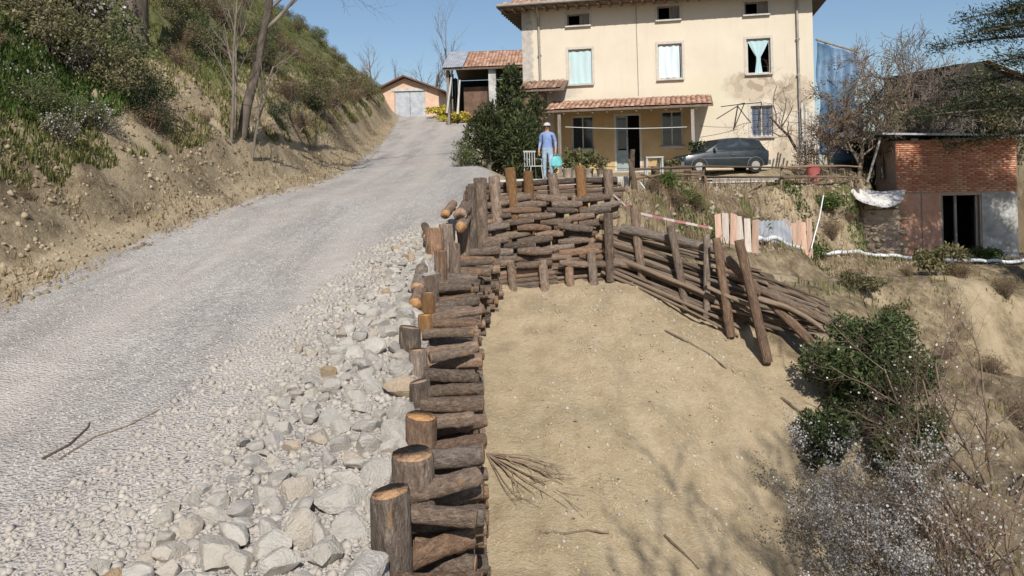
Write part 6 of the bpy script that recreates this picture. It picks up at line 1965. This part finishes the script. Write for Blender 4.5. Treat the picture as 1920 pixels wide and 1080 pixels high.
def hill_sampler(rng, n):
    y = 8.5 + 50 * rng.uniform(0, 1, n) ** 1.7; s = 0.95 + 12 * rng.uniform(0, 1, n) ** 1.4
    x = edgeL(y) - s
    cl = fbm(x * 1.2, y * 1.2, 5, 3)
    ok = (x / y > -0.72) & (cl > 0.36 + 0.16 * (s < 1.7))
    return x[ok], y[ok]
grass_field('hill_grass', 190000, hill_sampler, 0.04, 0.17, M['grass'], 301, 'rough green and straw coloured grass covering the hillside')
def left_lawn(rng, n):
    y = rng.uniform(9.8, 14.5, n); s = rng.uniform(1.55, 3.6, n); x = edgeL(y) - s
    ok = (x / y > -0.7) & (x / y < -0.47)
    return x[ok], y[ok]
grass_field('bank_meadow', 14000, left_lawn, 0.06, 0.20, M['lawn'], 302, 'patch of fresh green herbs on the bank at the far left', 0.02)
def verge(rng, n):
    y = 7 + 40 * rng.uniform(0, 1, n) ** 1.5; x = edgeL(y) - rng.uniform(-0.1, 1.5, n)
    ok = fbm(x * 1.6, y * 1.6, 15, 3) > 0.52
    return x[ok], y[ok]
M['straw'] = leaf_mat('straw', [(0.2, (0.16, 0.11, 0.06)), (0.5, (0.30, 0.22, 0.12)), (0.8, (0.44, 0.35, 0.21))])
grass_field('dry_verge_grass', 9000, verge, 0.04, 0.16, M['straw'], 303, 'dry straw and dead stems on the cut bank beside the road', 0.008)
def terrace_grass(rng, n):
    x = rng.uniform(3.5, 18, n); y = ye_x(x) - rng.uniform(-0.2, 2.4, n)
    cl = fbm(x * 0.55, y * 0.55, 33, 3)
    ok = (cl > 0.44) & (y > 15)
    return x[ok], y[ok]
grass_field('terrace_grass', 26000, terrace_grass, 0.03, 0.13, M['lawn'], 304, 'bright green grass on the bank below the pole railing', 0.02)
def ravine_grass(rng, n):
    x = rng.uniform(3.8, 18, n); y = rng.uniform(6, 25, n)
    ok = (fbm(x * 0.9, y * 0.9, 37, 3) > 0.54) & (y < ye_x(x) - 0.8)
    return x[ok], y[ok]
grass_field('ravine_grass', 12000, ravine_grass, 0.05, 0.22, M['grass'], 305, 'sparse dry grass over the ravine bank on the right', 0.011)

# meadow flowers far left
def scatter_flowers():
    rng = np.random.default_rng(401)
    y = rng.uniform(10.2, 13.5, 520); s = rng.uniform(1.5, 3.0, 520); x = edgeL(y) - s
    ok = (x / y > -0.68) & (x / y < -0.50) & (fbm(x * 1.5, y * 1.5, 8, 3) > 0.45)
    x, y = x[ok], y[ok]
    P = np.stack([x, y, ground(x, y) + rng.uniform(0.1, 0.22, len(x))], 1)
    V, F = leaves(P, 0.032, rng, 0.9, up=0.5)
    o = put('meadow_flowers', mesh_np('meadow_flowers', V, F, M['blossom'], attrs={'tone': tone(rng, len(P))})); o['kind'] = 'stuff'
    tag(o, 'scatter of small white flowers in the green patch at far left', 'flowers')
scatter_flowers()

# evergreen bush in front of the fence end
def bushy(name, label, base, seed, n, rx, ry, rz, size, mat, lumps=34, lump_r=0.3, aspect=0.4, cat='bush', stems=14):
    fol, st, _ = shrub_meshes(seed, rx, ry, rz, n, size, mat, lumps=lumps, lump_r=lump_r, aspect=aspect, stems=stems)
    return place_plant(name, (fol, st), label, cat, base)
def gpt(px, d, dz=0.0):
    x = (px - HX) / FPX * d
    return Vector((x, d, gz(x, d) + dz))
bushy('evergreen_bush', 'dark green evergreen bush at the lower end of the wattle fence', gpt(1618, 9.3, -0.1), 501, 24000, 0.80, 0.75, 0.82, 0.055, M['leaf_ever'])
bushy('evergreen_bush', 'smaller green bush in front of the dark evergreen', gpt(1530, 8.9, -0.1), 502, 7000, 0.42, 0.4, 0.40, 0.05, M['leaf_ever'], 18)
bushy('evergreen_bush', 'green bush spilling down the right side of the evergreen clump', gpt(1690, 8.6, -0.15), 503, 10000, 0.52, 0.5, 0.55, 0.05, M['leaf_ever'], 20)
bushy('ivy_bush', 'small leafy bush on the terrace edge beside the hose', gpt(1755, 21.0), 504, 2200, 0.8, 0.6, 0.5, 0.11, M['leaf_olive'], 16)
bushy('ivy_bush', 'low green bush on the ravine bank above the evergreen', gpt(1610, 16.0), 505, 1800, 0.5, 0.5, 0.28, 0.06, M['leaf_olive'], 14)
bushy('ivy_bush', 'low bush on the ravine bank below the brick shed', gpt(1660, 14.5), 506, 1600, 0.55, 0.5, 0.3, 0.08, M['leaf_olive'], 14)
for i, (px, d, s, lab) in enumerate(((1360, 17.6, 0.5, 'green weed clump above the pink boards'), (1405, 19.0, 0.65, 'large green weed clump on the bank above the grey sheet'), (1510, 21.2, 0.7, 'green clump of nettles below the railing'), (1545, 23.0, 0.6, 'green bush against the terrace wall'), (1240, 17.6, 0.4, 'small weeds below the left railing bay'), (1285, 18.0, 0.35, 'low weeds under the railing'), (1850, 24.6, 0.6, 'grass clump in front of the shed doorway'))):
    fol, st, _ = shrub_meshes(520 + i, 1.0, 0.7, 0.5, 1500, 0.16, M['lawn'], aspect=0.3, lumps=16)
    place_plant('weed_clump', (fol, st), lab, 'weeds', gpt(px, d), 0, s, 'green weeds on the terrace bank')

# rubble, dead stalks and scrub that clutter the terrace bank
def clutter(rng, n):
    x = rng.uniform(1.9, 18, n); y = ye_x(x) - rng.uniform(-0.3, 3.2, n)
    ok = (y > yf_x(x) + 0.3) & (fbm(x * 0.8, y * 0.8, 93, 3) > 0.42)
    return x[ok], y[ok]
chips('terrace_rubble', 5200, clutter, 0.015, 0.10, two_tone('brown_rubble', (0.17, 0.13, 0.095), (0.44, 0.36, 0.28), 1.3, 0.95, 0.0), 55, 'broken brick, clods and stones littering the terrace bank', 'rubble', 0.0)
grass_field('dead_stalks', 9000, clutter, 0.08, 0.40, M['straw'], 306, 'dead grey stalks standing on the terrace bank', 0.007)
rng = np.random.default_rng(909)
spots_t = ((1222, 17.0), (1262, 17.4), (1300, 18.2), (1345, 18.6), (1388, 19.6), (1430, 20.4), (1475, 21.2), (1500, 19.6), (1555, 22.6), (1590, 23.6), (1290, 16.0), (1640, 18.5), (1590, 17.2), (1700, 20.5), (1800, 20.8), (1850, 18.0), (1770, 17.0), (1880, 20.0))
for i, (px, d) in enumerate(spots_t):
    x = (px - HX) / FPX * d
    place_plant('dry_scrub', KIND['dry'][i % 3], 'brown dead scrub on the terrace and bank below the yard', 'scrub', (x, d, gz(x, d) - 0.05), rng.uniform(0, 6.28), rng.uniform(0.28, 0.5), 'dead scrub on the right hand bank')
# flowering bush at lower right: fine twigs full of small pale petals
def flowering(name, label, base, seed, h, spread, petals, psize, twig, blossom=None, kids=(7, 6, 5, 4), stems=5, lean=(0, 0)):
    rng = np.random.default_rng(seed)
    root = thing(name, label, 'bush', base)
    S, tips = [], []
    for k_ in range(stems):
        a = rng.uniform(0, 6.28)
        s, t = branching(rng, (rng.normal() * 0.08, rng.normal() * 0.08, -0.1), h * rng.uniform(0.75, 1.1), 0.013 * h, 5, kids, (math.cos(a) * spread + lean[0], math.sin(a) * spread + lean[1]), 0.75, 0.52, 5, 0.16, 0.15)
        S += s; tips += t
    V, F = seg_mesh(S, 5, 3, 2); put('branches', mesh_np('branches', V, F, twig), root, local=I4)
    if petals:
        ends = np.array([tuple(s[1]) for s in S if s[4] >= 3])
        P = ends[rng.integers(len(ends), size=petals)] + rng.normal(size=(petals, 3)) * 0.018
        V, F = leaves(P, psize, rng, 0.9); put('blossom', mesh_np('blossom', V, F, blossom or M['blossom'], attrs={'tone': tone(rng, len(P))}), root, local=I4)
    return root
M['petal'] = leaf_mat('greyish_petals', [(0.2, (0.30, 0.275, 0.235)), (0.5, (0.52, 0.49, 0.45)), (0.8, (0.76, 0.74, 0.70))], 0.3)
flowering('blossoming_bush', 'pale blossoming bush in the lower right foreground', gpt(1590, 6.6, -0.35), 601, 1.35, 0.55, 26000, 0.019, M['twig'], M['petal'])
flowering('blossoming_bush', 'blossoming bush rising against the dark evergreen', gpt(1640, 7.7, -0.1), 602, 1.15, 0.4, 15000, 0.019, M['twig'], M['petal'])
flowering('blossoming_bush', 'low dark blossoming bush at the bottom edge', gpt(1500, 6.2, -0.55), 603, 0.95, 0.6, 13000, 0.018, M['twig'], M['petal'], lean=(-0.15, 0))
flowering('thorn_scrub', 'reddish brown thorn scrub at the right edge of the ravine', gpt(1850, 8.3, 0.0), 604, 1.7, 0.6, 350, 0.024, M['twigb'], M['petal'], stems=6)
flowering('thorn_scrub', 'brown thorn scrub in the bottom right corner', gpt(1790, 6.7, -0.2), 605, 1.4, 0.65, 1400, 0.024, M['twigb'], M['petal'], stems=6)
flowering('thorn_scrub', 'thorn scrub leaning in from the right edge', gpt(1925, 7.2, 0.0), 606, 1.7, 0.6, 400, 0.026, M['twigb'], M['petal'], stems=5)
flowering('thorn_scrub', 'brown bramble on the bank under the white hose', gpt(1890, 14.5, 0.0), 607, 1.3, 0.6, 0, 0.02, M['twigb'], stems=6)

# cedar at the right edge
def cedar():
    rng = np.random.default_rng(11)
    base = Vector((14.7, 20.2, gz(14.7, 20.2) - 0.2))
    root = thing('cedar_tree', 'dark cedar reaching in from the right edge over the brick shed', 'tree', base)
    H = 11.5
    mb = MB(); mb.tube([(0, 0, 0), (0.1, 0, 3), (0.05, 0.1, 6.5), (0, 0, H)], [0.30, 0.25, 0.17, 0.03], 10); put('trunk', mb.build('trunk', M['tree_bark'], True), root, local=I4)
    S = []; P = []; Dn = []
    nb = 60
    for i in range(nb):
        z = 4.7 + (H - 5.3) * (i / nb) ** 0.95
        L = (2.7 * (1 - (z - 4.1) / (H - 2.5)) + 0.6) * rng.uniform(0.75, 1.1)
        a = i * 2.4 + rng.uniform(-0.4, 0.4)
        L *= 1 + 0.35 * max(0.0, math.cos(a + 0.3)) 
        L *= (1 + 0.55 * max(0.0, -math.cos(a))) if z < 8.2 else (1 - 0.75 * max(0.0, -math.cos(a)))
        d = Vector((math.cos(a), math.sin(a), rng.uniform(0.0, 0.25)))
        p = Vector((0, 0, z)); pts = [p]
        for j in range(7):
            d = (d + Vector((rng.normal() * 0.08, rng.normal() * 0.08, -0.035))).normalized()
            p = p + d * L / 7; pts.append(p)
        for j in range(7): S.append((pts[j], pts[j + 1], 0.06 * (1 - j / 8), 0.06 * (1 - (j + 1) / 8), 0))
        for j in range(2, 8):
            for s in range(7):
                f = rng.uniform(0, 1); q = pts[j - 1].lerp(pts[min(j, 7)], f)
                sd = (Vector((-d.y, d.x, 0)) * rng.choice([-1, 1]) + d * rng.uniform(0.1, 0.9) + Vector((0, 0, rng.uniform(-0.25, 0.15)))).normalized()
                ln = rng.uniform(0.25, 0.9) * (1.2 - j / 9)
                e = q + sd * ln; S.append((q, e, 0.016, 0.006, 2))
                for t in range(40):
                    c = q.lerp(e, rng.uniform(0.15, 1.05)) + Vector(rng.normal(size=3) * np.array([0.14, 0.14, 0.13]))
                    P.append(tuple(c)); Dn.append(tuple(sd + Vector((0, 0, 0.5))))
    V, F = seg_mesh(S, 6, 3, 1); put('branches', mesh_np('branches', V, F, M['tree_bark']), root, local=I4)
    V, F = leaves(np.array(P), 0.115, rng, 0.2, dirs=np.array(Dn)); put('crown', mesh_np('crown', V, F, M['leaf_dark'], attrs={'tone': tone(rng, len(P))}), root, local=I4)
cedar()
# dark hedge mass behind the brick shed
for i, (px, d, rx, rz, lab) in enumerate(((1835, 31.5, 1.5, 2.3, 'dark ivy bush on the outbuilding wall behind the shed'), (1890, 30.5, 1.4, 2.6, 'dark shrub at the right edge above the shed roof'), (1780, 32.0, 1.2, 0.9, 'low dark hedge behind the brick shed roof'), (1700, 31.0, 1.2, 0.8, 'dark tangle of shrub left of the outbuildings'))):
    x = (px - HX) / FPX * d
    bushy('hedge_bush', lab, (x, d, -0.4), 540 + i, 3200, rx, 1.0, rz, 0.13, M['leaf_dark'] if i != 1 else M['leaf_olive'], 24)

# dead sticks lying about
random.seed(404)
def stick(name, label, pts, r, mat=None):
    mb = MB()
    q = []
    for (px, py, d) in pts:
        p = at(px, py, d); p.z = gz(p.x, p.y) + r * 0.8; q.append(p)
    mb.tube(q, [r * (1 - 0.5 * i / len(q)) for i in range(len(q))], 6)
    tag(put(name, mb.build(name, mat or M['brownwood'])), label, 'stick')
def where(px, py, lo=3.0, hi=14.0):
    """distance at which the land is seen at this pixel"""
    q = at(px, py, 1.0); D_ = np.linspace(lo, hi, 90)
    return float(D_[int(np.argmin(np.abs(q.z * D_ - ground(q.x * D_, D_))))])
for (lab, pix, r) in (('long dead stick lying across the upper sand slope', ((1247, 618), (1290, 645), (1330, 668), (1362, 690)), 0.016), ('broken dark stick half way down the sand slope', ((1012, 1000), (1060, 1004), (1100, 1000), (1142, 996)), 0.014), ('stick in the shade at the bottom of the sand slope', ((1245, 1002), (1280, 1035), (1310, 1062)), 0.014), ('thin bent twig on the gravel road', ((80, 860), (130, 838), (165, 800), (168, 795)), 0.009), ('second thin twig crossing the gravel road', ((110, 862), (180, 820), (240, 800), (300, 770)), 0.007), ('dark stick below the evergreen bush', ((1465, 745), (1490, 765), (1520, 790)), 0.02)):
    stick('dead_stick', lab, [(a, b, where(a, b, 3.3 if a < 700 else 5.5, 9 if a < 700 else 11.5)) for a, b in pix], r)
# dry fan of twigs at the wall foot
S = []
rng = np.random.default_rng(77)
d0 = where(915, 850, 5.5, 10); b0 = at(912, 838, d0); b0.z = gz(b0.x + 0.1, b0.y) + 0.03
for k_ in range(16):
    e = b0 + Vector((rng.uniform(0.25, 0.95), rng.uniform(-0.75, -0.1), 0)); e.z = gz(e.x, e.y) + rng.uniform(0.01, 0.05)
    m = b0.lerp(e, 0.5); m.z = gz(m.x, m.y) + rng.uniform(0.03, 0.10)
    S += [(b0, m, 0.008, 0.005, 2), (m, e, 0.005, 0.002, 2)]
    for j in range(2):
        q = m.lerp(e, rng.uniform(0, 0.8)); t2 = q + Vector((rng.uniform(0, 0.25), rng.uniform(-0.2, 0.05), 0)); t2.z = gz(t2.x, t2.y) + 0.02
        S.append((q, t2, 0.004, 0.0015, 2))
V, F = seg_mesh(S, 4, 4, 1)
tag(put('dry_branch', mesh_np('dry_branch', V, F, M['twigb'])), 'fan of dry twigs lying on the sand at the wall foot', 'branch')
# pale fallen branch on the hillside
mb = MB(); mb.tube([at(a, b, where(a, b, 14, 26)) + Vector((0, 0, 0.05)) for a, b in ((300, 66), (350, 72), (410, 78))], [0.035, 0.03, 0.015], 6)
tag(put('fallen_branch', mb.build('fallen_branch', M['palewood'])), 'pale fallen branch lying across the upper left slope', 'branch')

# the tree behind the photographer that throws branch shadows on the foot of the sand slope
bare_tree('shade_tree', 'bare tree just outside the picture whose branch shadows fall on the sand', (4.75, -2.0, gz(4.75, -2.0) - 0.1), 15, 6.6, 0.12, 6, (8, 6, 5, 4, 4), (-0.03, 0.0), 0.6, 0.5, 0.08, 0.45, segs=7, rmin=0.010)
